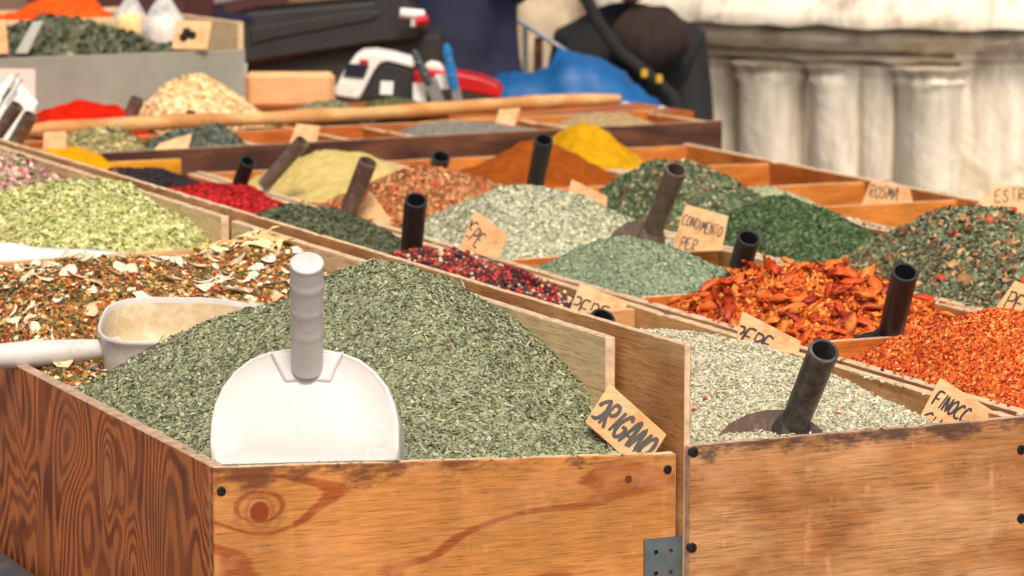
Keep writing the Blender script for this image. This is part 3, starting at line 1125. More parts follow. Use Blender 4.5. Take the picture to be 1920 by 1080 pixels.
# --- pink petals mix
P_PK = pal((206, 164, 150), (190, 140, 130), (150, 152, 106), (216, 196, 176), (104, 112, 74), (168, 96, 92))
heap_obj('petal_mix_heap', 'pink and green petal mix cropped by the left edge', Heap(-.474, -.022, 1.87, 2.485,
         [(-60, 282, 2.1), (0, 288, 2.1), (60, 303, 2.08), (130, 336, 2.02)], zf=.045, zb=.04, seed=41, rough=.008, wl=.035, wr=.07),
         [(FLK, 9000, (.009, .020), P_PK, dict(tilt=.6)), (CHK, 3000, (.006, .012), P_PK, dict(tilt=.6))], avg(P_PK), seed=42)

# --- fennel seeds
P_FEN = pal((192, 184, 158), (204, 196, 174), (168, 164, 136), (180, 172, 142), (148, 148, 116), (210, 200, 178))
H_FEN = Heap(.010, .358, -.018, .86, [(1262, 634, .3), (1300, 624, .3), (1400, 642, .28), (1500, 670, .25), (1580, 694, .24), (1650, 738, .2), (1692, 788, .12)],
             zf=-.012, zb=-.05, seed=51, wl=.08, wr=-.055, rest=.95, rough=.003, p=1.35)
heap_obj('fennel_seed_heap', 'pale grey-green fennel seeds heaped in the front right tray', H_FEN,
         [(SEED, 24000, (.0072, .0108), P_FEN, dict(tilt=.4, where=lambda b, a, r: (a < .45) | (r.random(len(b)) < .25))),
          (CHK, 24, (.006, .009), pal((206, 100, 40), (190, 80, 40)), dict(tilt=.3, lift=.003))], avg(P_FEN), mat='grain', seed=52, smooth=True, crumbs=[((.02, F1 - .006), (.34, F1 - .006), -.001, .0, 14), ((.367, .05), (.367, .5), -.003, -.003, 25)])

# --- peppercorns
P_PEP = pal((156, 24, 28), (176, 44, 36), (56, 40, 38), (44, 34, 34), (206, 180, 140), (150, 138, 104), (196, 66, 40), (120, 20, 26))
H_PEP = Heap(.010, .358, .885, 1.350, [(740, 477, 1.25), (790, 468, 1.24), (850, 468, 1.2), (960, 492, 1.15), (1010, 528, 1.05), (1068, 572, .95)], zf=-.030, zb=-.02, seed=61, wl=.08, rough=.003)
BALL = t_ball()
o_pep = heap_obj('peppercorn_heap', 'mixed red, black and white peppercorns in front of the pepper label', H_PEP,
                 [(BALL, 4200, (.0050, .0072), P_PEP, dict(tilt=.9, weights=(4, 3, 3, 3, 1.5, 1.2, 1.5, 2), sink=.1, wscale=(.94, 1.06)))], lin(70, 34, 30), mat='grain_gloss', seed=62, smooth=True)
bm = bmesh.new(); bmesh.ops.create_icosphere(bm, subdivisions=2, radius=.0033)
base_pc = bpy.data.meshes.new('peppercorn'); bm.to_mesh(base_pc); bm.free()
base_pc.polygons.foreach_set('use_smooth', [True] * len(base_pc.polygons))
pcs = []
for i, c in enumerate(((160, 26, 28), (186, 56, 40), (52, 38, 36), (208, 184, 146), (130, 22, 28), (46, 36, 34))):
    me = base_pc.copy(); me.name = 'peppercorn'
    me.materials.append(plain('peppercorn skin %d' % i, lin(*c), .45, .25, 400, .5, bdist=.0004))
    pcs.append(me)
place_pieces('peppercorn', pcs, H_PEP, 290, o_pep, np.random.default_rng(63), (.85, 1.15), .3, .0035)

# --- further compartments of the same tray
P_DG = pal((74, 80, 58), (92, 98, 72), (58, 64, 48), (106, 112, 84), (84, 84, 60))
heap_obj('dark_herb_heap', 'dark green crumbled herb between the red flakes and the peppercorns', Heap(.010, .358, 1.37, 1.79,
         [(490, 408, 1.66), (560, 382, 1.65), (640, 394, 1.6), (700, 422, 1.55), (745, 452, 1.5)], zf=-.03, zb=-.03, seed=71, wl=.08, rough=.006),
         [(FLK, 9000, (.005, .010), P_DG, dict(tilt=.7)), (LEAF, 8000, (.006, .011), P_DG, dict(tilt=.6))], avg(P_DG), seed=72)
P_RED = pal((176, 20, 26), (150, 14, 22), (196, 40, 34), (126, 12, 20))
heap_obj('red_flake_heap', 'bright red dried flakes left of the leaning black scoop handle', Heap(.010, .358, 1.81, 2.14,
         [(320, 356, 2.03), (360, 350, 2.03), (420, 347, 2.02), (470, 354, 2.0), (540, 384, 1.93)], zf=-.03, zb=-.02, seed=81, wl=.08, rough=.004),
         [(FLK, 9000, (.006, .011), P_RED, dict(tilt=.6))], avg(P_RED), seed=82)
P_BLK = pal((44, 36, 38), (58, 48, 48), (34, 28, 30))
heap_obj('black_seed_heap', 'nearly black dried berries behind the red flakes', Heap(.010, .358, 2.16, 2.41,
         [(215, 316, 2.3), (260, 316, 2.3), (310, 322, 2.29), (390, 347, 2.25)], zf=-.03, zb=-.02, seed=91, wl=.08, rough=.004),
         [(CHK, 5000, (.007, .012), P_BLK, dict(tilt=.6))], avg(P_BLK), seed=92)
M['turmeric'] = powder_mat('deep yellow powder', lin(222, 156, 14), lin(204, 128, 8))
M['yellow_pow'] = powder_mat('curry yellow powder', lin(198, 152, 20), lin(176, 124, 12))
M['brown_pow'] = powder_mat('orange-brown powder', lin(152, 76, 20), lin(124, 58, 14))
M['tan_pow'] = powder_mat('tan ginger powder', lin(196, 176, 112), lin(180, 156, 92))
M['red_pow'] = powder_mat('red paprika powder', lin(206, 34, 8), lin(176, 18, 6))
M['orange_pow'] = powder_mat('orange powder', lin(232, 92, 28), lin(216, 70, 16))


def powder(name, label, hp, mat, core, seed, step=.005):
    rng = np.random.default_rng(seed)
    g = Grains()
    V, Q = hp.surface(step)
    g.surf(V, Q, core)
    P_, N_ = hp.points(2600, rng)
    g.scatter(CHK[seed % 3], P_, N_, (.0015, .0045), [core], rng, tilt=.6)
    org = tuple(W((hp.b0 + hp.b1) / 2, (hp.a0 + hp.a1) / 2 + hp.skew * (hp.b0 + hp.b1) / 2, hp.floor))
    o = g.build(name, M[mat], org, True)
    return tag(o, label, 'spice', None, 'stuff')


powder('yellow_powder_heap', 'deep yellow powder beside the petal mix at far left', Heap(.010, .358, 2.43, 2.625,
       [(60, 300, 2.55), (80, 284, 2.55), (140, 273, 2.55), (165, 286, 2.55), (215, 310, 2.52)], zf=-.02, seed=101, lump=.004, wl=.08), 'turmeric', lin(214, 146, 12), 102)

# --- second tray
P_OF = pal((210, 92, 32), (224, 118, 50), (182, 60, 20), (230, 150, 84), (150, 42, 16), (212, 84, 28))
heap_obj('chilli_flake_heap', 'bright orange crushed chilli flakes at the right edge', Heap(.416, .733, .002, .466,
         [(1615, 688, .36), (1700, 636, .31), (1790, 602, .27), (1880, 586, .25), (1960, 592, .22), (2100, 620, .2)], zf=-.012, zb=-.02, seed=111, rough=.004),
         [(FLK, 24000, (.0045, .0088), P_OF, dict(tilt=.55)), (CHK, 6000, (.003, .006), P_OF, dict(tilt=.5))], avg(P_OF), seed=112)
H_CH = Heap(.416, .733, .483, .927, [(1290, 592, .80), (1340, 556, .80), (1400, 520, .78), (1480, 500, .75), (1560, 502, .72), (1640, 520, .68), (1700, 548, .62), (1790, 612, .56)], zf=-.034, zb=-.02, seed=121, rough=.004)
P_CH = pal((196, 84, 26), (214, 112, 38), (170, 56, 20), (224, 142, 64), (146, 44, 18))
o_ch = heap_obj('dried_chilli_heap', 'whole dried orange-red chillies heaped around a black scoop', H_CH,
                [(FLK, 9000, (.006, .012), P_CH, dict(tilt=.5)), (CHK, 2500, (.003, .006), P_CH, dict(tilt=.5)), (CHK, 1200, (.003, .005), pal((226, 176, 96), (214, 150, 70)), dict(tilt=.5, lift=.002)), (SEED, 2600, (.013, .024), P_CH, dict(tilt=.4, sink=.0))], avg(P_CH), seed=122)


def chilli_mesh(sd):
    r = np.random.default_rng(sd)
    L = r.uniform(.018, .040)
    w = r.uniform(.0048, .0074)
    n = 7
    pth, rad = [], []
    for k in range(n):
        f = k / (n - 1)
        pth.append(Vector(((f - .5) * L, .005 * math.sin(f * 3 + sd), .006 * math.sin(f * 3.0 + sd * 1.7))))
        rad.append(w * (math.sin(min(1, f * 1.25 + .12) * math.pi) ** .7) * r.uniform(.8, 1.15) + .0004)
    rad[0] = .0008; rad[-1] = .0005
    mbx = MB()
    mbx.tube(pth, rad, 8, True, 0, r.uniform(.34, .56))
    me = mbx.mesh('chilli')
    v = np.array([q.co[:] for q in me.vertices]) + r.normal(0, .0009, (len(me.vertices), 3))
    me.vertices.foreach_set('co', v.astype(np.float32).ravel())
    me.polygons.foreach_set('use_smooth', [True] * len(me.polygons))
    return me


M['chilli'] = obj_random_mat('dried chilli skin', [(.0, lin(134, 34, 18)), (.25, lin(190, 62, 20)), (.5, lin(208, 94, 28)), (.8, lin(212, 124, 46)), (1.0, lin(150, 50, 24))], .48, .35, 90, .5)
ch_m = []
for i in range(14):
    me = chilli_mesh(200 + i)
    me.materials.append(M['chilli'])
    ch_m.append(me)
place_pieces('chilli', ch_m, H_CH, 300, o_ch, np.random.default_rng(123), (.80, 1.25), .36, .005)

P_H1 = pal((134, 148, 120), (150, 162, 132), (112, 126, 100), (162, 170, 142), (122, 134, 104))
heap_obj('grey_herb_heap', 'fine grey-green herb between the chillies and the pale herb', Heap(.416, .733, .947, 1.336,
         [(1020, 506, 1.25), (1100, 460, 1.2), (1180, 441, 1.16), (1260, 468, 1.12), (1330, 492, 1.1), (1390, 512, 1.07)], zf=-.018, zb=-.02, seed=131, rough=.003),
         [(LEAF, 20000, (.004, .008), P_H1, dict(tilt=.55))], avg(P_H1), seed=132)
P_PA = pal((174, 176, 148), (192, 192, 166), (150, 154, 124), (204, 200, 174), (134, 140, 110), (184, 178, 146))
heap_obj('pale_herb_heap', 'pale silvery green chopped herb in a broad round heap mid stall', Heap(.416, .733, 1.362, 1.790,
         [(790, 440, 1.66), (860, 378, 1.62), (930, 354, 1.6), (1010, 350, 1.58), (1100, 371, 1.55), (1185, 418, 1.5)], zf=-.016, zb=-.02, seed=141, rough=.004),
         [(FLK, 14000, (.006, .011), P_PA, dict(tilt=.6)), (LEAF, 6000, (.006, .010), P_PA, dict(tilt=.6))], avg(P_PA), seed=142)
P_RM = pal((170, 84, 44), (196, 128, 78), (130, 52, 32), (110, 100, 56), (214, 166, 116), (150, 70, 40))
heap_obj('red_mix_heap', 'coarse red-brown and cream spice mix behind a burnt brown scoop handle', Heap(.416, .733, 1.812, 2.19,
         [(660, 372, 2.0), (700, 345, 2.0), (760, 322, 2.0), (830, 314, 2.0), (900, 330, 1.98), (940, 352, 1.95)], zf=-.016, zb=-.03, seed=151, rough=.005),
         [(FLK, 7000, (.007, .013), P_RM, dict(tilt=.6)), (CHK, 5000, (.006, .010), P_RM, dict(tilt=.5))], avg(P_RM), seed=152)
powder('tan_powder_heap', 'tan ginger powder heaped behind the red-brown spice mix', Heap(.416, .733, 2.212, 2.63,
       [(490, 336, 2.46), (560, 300, 2.45), (610, 281, 2.43), (650, 287, 2.42), (690, 289, 2.4), (755, 325, 2.35)], zf=-.03, zb=-.04, seed=161, lump=.003), 'tan_pow', lin(188, 166, 102), 162)

# --- third tray
P_LM = pal((112, 118, 88), (130, 136, 104), (90, 96, 70), (150, 150, 118), (100, 104, 78))
H_LM = Heap(.772, 1.057, .54, 1.12, [(1550, 500, 1.02), (1610, 446, 1.0), (1690, 404, .96), (1770, 386, .93), (1850, 392, .9), (1950, 402, .88), (2080, 450, .8)], zf=-.016, zb=-.02, seed=171, rough=.006)
o_lm = heap_obj('soup_mix_heap', 'grey-green leafy soup mix dotted with red and brown vegetable pieces', H_LM,
                [(FLK, 9000, (.006, .013), P_LM, dict(tilt=.8)), (LEAF, 11000, (.008, .016), P_LM, dict(tilt=.75)),
                 (FLK, 1300, (.008, .017), pal((168, 120, 78), (190, 150, 104), (120, 76, 48), (96, 62, 48)), dict(tilt=.6, lift=.002, where=lambda b, a, r: r.random(len(b)) < np.clip(1.25 - (b - .772) * 7, .08, 1)))], avg(P_LM), seed=172)
M['veg'] = obj_random_mat('dried vegetable pieces', [(.0, lin(166, 54, 28)), (.16, lin(186, 78, 42)), (.3, lin(190, 146, 106)), (.6, lin(172, 126, 86)), (.85, lin(120, 80, 56)), (1.0, lin(196, 124, 44))], .65, .3, 120, .6)
veg = [chip_mesh('vegetable_piece', 80 + i, .010, .0015, .008, 9, .7) for i in range(5)]
for me in veg:
    me.materials.append(M['veg'])
place_pieces('vegetable_piece', veg, H_LM, 80, o_lm, np.random.default_rng(173), (.45, 1.1), .6, .003)
P_G1 = pal((70, 90, 56), (88, 108, 70), (54, 72, 44), (112, 128, 88), (62, 80, 50))
heap_obj('parsley_heap', 'dark green chopped leaves right of the seasoning label', Heap(.772, 1.057, 1.14, 1.56,
         [(1335, 420, 1.46), (1370, 398, 1.45), (1420, 379, 1.42), (1480, 375, 1.4), (1550, 400, 1.36), (1630, 445, 1.3)], zf=-.016, zb=-.02, seed=181, rough=.006),
         [(FLK, 13000, (.006, .012), P_G1, dict(tilt=.7)), (LEAF, 4000, (.006, .012), P_G1, dict(tilt=.6))], avg(P_G1), seed=182)
P_G2 = pal((84, 98, 70), (100, 114, 82), (66, 80, 56), (130, 136, 100), (74, 86, 62))
H_G2 = Heap(.772, 1.057, 1.58, 1.98, [(1100, 362, 1.82), (1130, 335, 1.82), (1190, 309, 1.82), (1250, 304, 1.8), (1330, 318, 1.78), (1395, 358, 1.74)], zf=-.016, zb=-.03, seed=191, rough=.006)
heap_obj('mixed_herb_heap', 'dark green herb flecked with cream behind the dusty brown scoop', H_G2,
         [(FLK, 11000, (.006, .013), P_G2, dict(tilt=.7)), (FLK, 500, (.006, .011), pal((190, 176, 130), (150, 84, 60)), dict(tilt=.5, lift=.002))], avg(P_G2), seed=192)
powder('brown_powder_heap', 'orange-brown powder heaped behind an upright black scoop handle', Heap(.772, 1.055, 2.21, 2.54,
       [(870, 340, 2.36), (890, 325, 2.36), (945, 294, 2.36), (985, 268, 2.36), (1015, 262, 2.36), (1080, 290, 2.34), (1150, 338, 2.30)], zf=-.03, zb=-.03, seed=201, lump=.004, wl=.01, wr=.01), 'brown_pow', lin(156, 78, 20), 202)
powder('curry_powder_heap', 'bright yellow curry powder peak beyond the orange-brown powder', Heap(.94, 1.30, 2.43, 2.745,
       [(1000, 320, 2.60), (1035, 275, 2.60), (1062, 240, 2.60), (1095, 227, 2.60), (1122, 240, 2.59), (1150, 266, 2.58), (1195, 305, 2.56)], zf=-.03, zb=-.03, seed=211, lump=.007, wl=.1, wr=.1), 'yellow_pow', lin(204, 152, 14), 212)

# --- fourth tray
heap_obj('sage_heap', 'small pale green powdery herb in a mostly empty orange compartment', Heap(1.096, 1.391, 1.79, 2.07,
         [(1340, 388, 1.95), (1380, 365, 1.95), (1430, 346, 1.95), (1480, 362, 1.92), (1560, 398, 1.86)], zf=-.07, zb=-.05, seed=221, rough=.003, floor=-.10),
         [(FLK, 5000, (.004, .007), P_PA, dict(tilt=.5))], lin(158, 160, 122), seed=222)
heap_obj('tarragon_heap', 'pale grey-green herb under the tilted label at the right edge', Heap(1.096, 1.391, 1.215, 1.77,
         [(1780, 440, 1.6), (1830, 402, 1.6), (1870, 395, 1.58), (1940, 402, 1.55), (2020, 430, 1.5)], zf=-.05, zb=-.05, seed=231, rough=.004, floor=-.10),
         [(FLK, 6000, (.006, .010), P_PA, dict(tilt=.5))], avg(P_PA), seed=232)

# --- rear tray (raised) and the heaps behind the pole
P_R1 = pal((176, 160, 108), (150, 146, 98), (196, 180, 136), (116, 112, 74), (134, 120, 76))
heap_obj('leaf_mix_heap', 'pale green and straw coloured leaf mix at the left of the rear tray', Heap(.18, .36, RB0 + .012, RB0 + .24,
         [(110, 272, 2.80), (140, 252, 2.80), (190, 243, 2.80), (250, 247, 2.80), (310, 278, 2.79)], zf=-.0, skew=SK, seed=241, wl=.02, wr=.02, rest=1.2, rough=.006, floor=-.05),
         [(FLK, 3000, (.010, .018), P_R1, dict(tilt=.7))], avg(P_R1), seed=242)
P_R2 = pal((84, 90, 80), (100, 108, 96), (64, 70, 64), (116, 122, 104))
heap_obj('tea_heap', 'dark blue-grey leaves in the rear tray below the pole', Heap(.37, .55, RB0 + .012, RB0 + .24,
         [(290, 268, 2.80), (340, 243, 2.80), (410, 233, 2.80), (460, 240, 2.80), (515, 268, 2.79)], zf=-.0, skew=SK, seed=251, wl=.02, wr=.02, rest=1.2, rough=.006, floor=-.05),
         [(LEAF, 4500, (.010, .018), P_R2, dict(tilt=.7))], avg(P_R2), seed=252)
P_R3 = pal((126, 120, 112), (146, 140, 130), (106, 100, 94))
heap_obj('poppy_seed_heap', 'low grey seed heap in the rear tray right of centre', Heap(.88, 1.19, RB0 + .012, RB0 + .24,
         [(750, 246, 2.80), (800, 233, 2.80), (860, 227, 2.80), (920, 230, 2.80), (1010, 243, 2.80)], zf=-.0, skew=SK, seed=261, wl=.02, wr=.02, rest=1.2, rough=.002, floor=-.05),
         [(CHK, 6000, (.003, .006), P_R3, dict(tilt=.5))], avg(P_R3), seed=262)
P_R4 = pal((168, 142, 100), (150, 122, 84), (186, 160, 120))
heap_obj('coriander_heap', 'brownish ground spice at the right end of the rear tray', Heap(1.21, 1.475, RB0 + .012, RB0 + .24,
         [(1030, 236, 2.80), (1080, 219, 2.80), (1130, 211, 2.80), (1180, 216, 2.80), (1225, 232, 2.80)], zf=-.0, skew=SK, seed=271, wl=.02, wr=.02, rest=1.2, rough=.002, floor=-.05),
         [(CHK, 5000, (.003, .006), P_R4, dict(tilt=.5))], avg(P_R4), seed=272)
BZ = .026
powder('paprika_heap', 'vivid red paprika powder in front of the grey metal box', Heap(.235, .452, 2.985, 3.20,
       [(62, 232, 3.06), (90, 208, 3.06), (150, 189, 3.06), (185, 192, 3.06), (230, 205, 3.06), (268, 232, 3.05)], zf=.03, skew=SK, seed=281, wl=.03, wr=.03, rest=1.6, lump=.004, floor=BZ), 'red_pow', lin(190, 26, 8), 282)
P_GA = pal((226, 184, 126), (236, 204, 152), (214, 160, 96), (240, 216, 176))
heap_obj('onion_flake_heap', 'tall cream heap of dried onion flakes beside the red paprika', Heap(.46, .715, 2.985, 3.215,
         [(258, 222, 3.10), (290, 178, 3.10), (330, 152, 3.10), (365, 144, 3.10), (400, 155, 3.10), (450, 190, 3.10), (500, 222, 3.09)], zf=.03, skew=SK, seed=291, wl=.03, wr=.03, rest=1.6, rough=.006, floor=BZ, p=1.3),
         [(FLK, 6000, (.010, .020), P_GA, dict(tilt=.6))], avg(P_GA), seed=292)
P_BG = pal((122, 122, 88), (104, 106, 76), (140, 138, 100))
heap_obj('olive_herb_heap', 'low olive green herb behind the pole in front of the cream board', Heap(.75, .895, 2.985, 3.14,
         [(545, 208, 3.06), (580, 194, 3.06), (630, 188, 3.06), (680, 200, 3.06)], zf=.035, skew=SK, seed=301, wl=.03, wr=.03, rest=1.6, rough=.003, floor=BZ),
         [(FLK, 2500, (.006, .010), P_BG, dict(tilt=.5))], avg(P_BG), seed=302)
P_BG2 = pal((92, 94, 56), (74, 78, 44), (110, 110, 70))
heap_obj('moss_herb_heap', 'dark mossy green herb behind the pole below the white card reader', Heap(.90, 1.06, 2.985, 3.12,
         [(640, 202, 3.05), (690, 189, 3.05), (740, 184, 3.05), (790, 196, 3.05)], zf=.035, skew=SK, seed=311, wl=.03, wr=.03, rest=1.6, rough=.003, floor=BZ),
         [(FLK, 2500, (.006, .010), P_BG2, dict(tilt=.5))], avg(P_BG2), seed=312)


# ------------------------------------------------------------------ labels written with a marker
GLYPH = {
    'A': [[(0, 0), (.22, .98), (.34, 1.0), (.58, .02)], [(.08, .38), (.50, .40)]],
    'C': [[(.55, .85), (.35, 1.0), (.08, .72), (.04, .3), (.25, .02), (.56, .16)]],
    'D': [[(.05, 0), (.06, 1.0)], [(.02, .98), (.42, .86), (.56, .5), (.38, .1), (.02, .02)]],
    'E': [[(.52, 1.0), (.06, .96), (.04, .02), (.54, .04)], [(.05, .5), (.42, .53)]],
    'F': [[(.55, 1.02), (.06, .94), (.04, 0)], [(.05, .5), (.42, .55)]],
    'G': [[(.52, .86), (.30, 1.0), (.06, .66), (.06, .24), (.30, .0), (.54, .16), (.54, .44), (.28, .44)]],
    'H': [[(.05, 0), (.06, 1)], [(.52, 0), (.54, 1)], [(.05, .5), (.52, .5)]],
    'I': [[(.16, 0), (.20, 1.0)]],
    'L': [[(.06, 1), (.04, .02), (.5, .03)]],
    'M': [[(.0, 0), (.10, 1.0), (.30, .35), (.50, 1.0), (.62, 0)]],
    'N': [[(.03, 0), (.08, 1.0), (.48, .05), (.54, 1.0)]],
    'O': [[(.34, 1.0), (.08, .78), (.02, .36), (.22, .02), (.48, .2), (.56, .62), (.40, .95), (.24, .98)]],
    'P': [[(.06, 0), (.06, 1.0)], [(.02, .98), (.42, .98), (.54, .74), (.38, .5), (.06, .46)]],
    'R': [[(.05, 0), (.06, 1.0)], [(.02, .98), (.40, 1.0), (.50, .76), (.36, .54), (.06, .48), (.54, .0)]],
    'S': [[(.50, .88), (.26, 1.0), (.06, .78), (.24, .54), (.48, .34), (.34, .04), (.04, .1)]],
    'T': [[(.0, .97), (.56, 1.0)], [(.28, .98), (.27, 0)]],
    'U': [[(.04, 1.0), (.06, .2), (.28, .0), (.48, .2), (.52, 1.0)]],
    '/': [[(.1, .0), (.5, 1.0)]],
}


def smooth_line(pts, k=3):
    if len(pts) < 3:
        return pts
    out = []
    P4 = [pts[0]] + list(pts) + [pts[-1]]
    for i in range(1, len(P4) - 2):
        p0, p1, p2, p3 = [np.array(q) for q in P4[i - 1:i + 3]]
        for j in range(k):
            t_ = j / k
            out.append(tuple(.5 * ((2 * p1) + (-p0 + p2) * t_ + (2 * p0 - 5 * p1 + 4 * p2 - p3) * t_ ** 2 + (-p0 + 3 * p1 - 3 * p2 + p3) * t_ ** 3)))
    out.append(tuple(pts[-1]))
    return out


def inside(poly, org, ex, ey, q, margin=.0008):
    P2 = [((c - org).dot(ex), (c - org).dot(ey)) for c in poly]
    cx, cy = sum(p[0] for p in P2) / len(P2), sum(p[1] for p in P2) / len(P2)
    x, y = (q - org).dot(ex), (q - org).dot(ey)
    sgn = None
    for (x0, y0), (x1, y1) in zip(P2, P2[1:] + P2[:1]):
        L_ = math.hypot(x1 - x0, y1 - y0)
        if L_ < 1e-6:
            continue
        d = ((x1 - x0) * (y - y0) - (y1 - y0) * (x - x0)) / L_
        dc = ((x1 - x0) * (cy - y0) - (y1 - y0) * (cx - x0)) / L_
        if d * (1 if dc > 0 else -1) < margin:
            return False
    return True


def lettering(parent, org, ex, ey, nrm, lines, ink, seed, poly=None):
    """lines: (text, x, y, height, advance, stroke width, slant) in metres along ex / ey (ey up)."""
    r = np.random.default_rng(seed)
    mb = MB()
    for (text, x, y, h, adv, w, slope) in lines:
        for ch in text:
            if ch == ' ':
                x += adv * .6
                continue
            j = r.normal(0, .03, 2)
            for st in GLYPH[ch]:
                q = smooth_line([(px + r.normal(0, .02), py + r.normal(0, .02)) for px, py in st], 4)
                pts = [Vector(org) + ex * (x + (px + .10 * py) * adv * 1.45) + ey * (y + (py + j[1]) * h + slope * (px * adv)) + nrm * (.0004 + .00001 * r.random()) for px, py in q]
                # ribbon
                vs = []
                for i, pnt in enumerate(pts):
                    d = (pts[min(i + 1, len(pts) - 1)] - pts[max(i - 1, 0)]).normalized()
                    s_ = d.cross(nrm).normalized()
                    ww = w * (.5 if 0 < i < len(pts) - 1 else .38) * r.uniform(.85, 1.1)
                    vs += [pnt - s_ * ww, pnt + s_ * ww]
                ok = [poly is None or (inside(poly, Vector(org), ex, ey, vs[2 * i]) and inside(poly, Vector(org), ex, ey, vs[2 * i + 1])) for i in range(len(pts))]
                mb.add(vs, [(2 * i, 2 * i + 1, 2 * i + 3, 2 * i + 2) for i in range(len(pts) - 1) if ok[i] and ok[i + 1]])
            x += adv * (.55 if ch == 'I' else 1.0) + r.normal(0, adv * .03)
            y += slope * adv
    o = part('lettering', mb, M[ink], parent, None, origin=tuple(parent['_at']))
    return o


def label_board(label, corners, a, yaw, lean, lines=(), mat='tag_wood', thick=.0035, ink='ink', seed=1, name='label_board', skew=0.0, edge='tag_wood', y=None):
    """corners: top-left, top-right, bottom-right, bottom-left sighted on a leaning board; yaw 0 faces the camera side."""
    cu = sum(c[0] for c in corners) / len(corners); cv = max(c[1] for c in corners)
    if y is None:
        b_, z_ = at_a(cu, cv, a, skew)
        anchor = W(b_, a + skew * b_, z_)
    else:
        anchor = at_y(cu, cv, y)
    n = Vector((math.sin(R(yaw)) * math.cos(R(lean)), -math.cos(R(yaw)) * math.cos(R(lean)), math.sin(R(lean))))
    pts = [Vector(on_plane(u, v, anchor, n)) for (u, v) in corners]
    mb = MB()
    mb.prism(pts, -n * thick)
    base = pts[-1] * .5 + pts[-2] * .5
    # local frame with X along the board so the grain runs along it
    o = part(name, mb, M[mat], None, None, .0006, tuple(base))
    tag(o, label, 'label', 'hand-lettered wooden labels' if mat in ('tag_wood', 'tag_burnt') else None)
    if lines:
        ex = (pts[1] - pts[0]).normalized()
        ey = (ex.cross(n) * -1).normalized()
        if ey.z < 0:
            ey = -ey
        lettering(o, pts[0], ex, ey, n, lines, ink, seed, pts)
    return o


mm = .001
label_board('plywood label reading ORIGANO, tilted beside the oregano heap', [(1143, 719), (1250, 815), (1204, 888), (1097, 792)], .022, -4, 12,
            [('ORIGANO', .0065, -.036, .026, .0108, .0040, 0.0)], ink='ink_grey', seed=3, thick=.005)
label_board('plywood label reading FINOCC in the corner of the fennel tray', [(1763, 708), (1880, 782), (1868, 830), (1700, 830)], .03, 6, 14,
            [('FINOCC', .006, -.029, .017, .0074, .0024, .02), ('CH', .005, -.053, .016, .010, .0024, .05)], seed=4)
label_board('small label reading PEPE standing in the peppercorns', [(889, 393), (953, 440), (936, 486), (860, 470)], 1.30, 0, 12,
            [('PEPE', .000, -.033, .021, .0090, .0022, -.25)], seed=5)
label_board('label reading PEP behind the empty end of the fennel tray', [(1087, 531), (1178, 566), (1182, 600), (1062, 600)], .905, 0, 14,
            [('PEPE', -.001, -.040, .022, .0125, .0024, .04)], seed=6)
label_board('label reading CONDIMENTO PER between two dark green herbs', [(1286, 383), (1366, 405), (1354, 470), (1257, 474)], 1.30, 3, 16,
            [('CONDIMENTO', .001, -.030, .016, .0062, .0017, -.06), ('PER', .006, -.062, .017, .0085, .0018, 0.0)], seed=7)
label_board('label with its writing half buried, in front of the whole chillies', [(1392, 583), (1502, 640), (1496, 672), (1376, 660)], .475, 4, 14,
            [('PEPE', .002, -.036, .020, .0115, .0030, .12)], seed=8)
label_board('label reading PEP at the right edge between the chilli flakes and soup mix', [(1904, 526), (1975, 556), (1965, 620), (1850, 600)], .515, 4, 14,
            [('PEPE', -.002, -.037, .022, .0115, .0024, 0.0)], seed=9)
label_board('label reading ROSM leaning inside an empty orange compartment', [(1634, 336), (1706, 352), (1716, 400), (1612, 392)], 1.84, -10, 10,
            [('ROSMA', .001, -.028, .020, .0095, .0020, .05)], seed=10)
label_board('label reading ESTRAGON tilted at the right edge above the pale herb', [(1862, 348), (1990, 346), (1990, 420), (1826, 392)], 1.50, 0, 10,
            [('ESTRAGON', .002, -.026, .018, .0118, .0020, .10), ('M', .06, -.052, .014, .012, .002, 0)], seed=11)
label_board('label facing left beside the burnt brown scoop handle', [(692, 358), (732, 412), (722, 432), (668, 404)], 1.86, -25, 14,
            [('RO', -.006, -.030, .016, .0075, .0016, 0), ('SA', -.008, -.050, .016, .0075, .0016, 0)], seed=12, ink='ink_grey')
label_board('blank label back sticking out behind the pale herb heap', [(1072, 336), (1139, 368), (1136, 398), (1062, 372)], 1.80, 8, 12, seed=13)
label_board('triangular burnt wood label in the corner by the yellow-green flakes', [(421, 396), (424, 398), (452, 470), (380, 474)], 1.33, -18, 12,
            [('C', .0, -.030, .018, .012, .0014, 0)], mat='tag_burnt', seed=14)
label_board('triangular brown label standing between petals and black berries', [(212, 312), (215, 314), (236, 362), (196, 366)], 2.02, -18, 12, mat='tag_burnt', seed=15)
label_board('tan label lying between the straw leaf mix and the dark leaves', [(300, 268), (360, 250), (352, 282), (285, 284)], 2.72, 0, 30, seed=16, skew=SK)
label_board('cream label fallen in the rear tray left of centre', [(556, 232), (600, 236), (592, 275), (540, 275)], 2.74, 0, 25, seed=17, skew=SK)
label_board('cream label hanging from the pole right of centre', [(936, 205), (976, 202), (964, 236), (926, 236)], 2.80, 0, 25, seed=18, skew=SK)
label_board('cream label standing at the left end of the rear tray', [(82, 248), (124, 246), (124, 286), (80, 288)], 2.70, 0, 20, seed=19, skew=SK)


# ------------------------------------------------------------------ scoops
def hollow_handle(p0, p1, r, mb):
    ax = Vector(p1) - Vector(p0)
    L = ax.length
    ri = r * .80
    mb.lathe(p0, ax, [(0, 0), (0, r * .96), (L * .3, r * .97), (L * .62, r * 1.0), (L - r * .35, r * 1.02), (L - .001, r * 1.03), (L, r * 1.0), (L, ri), (L - r * 2.6, ri * .9), (L - r * 2.6, 0)], 28)
    return mb


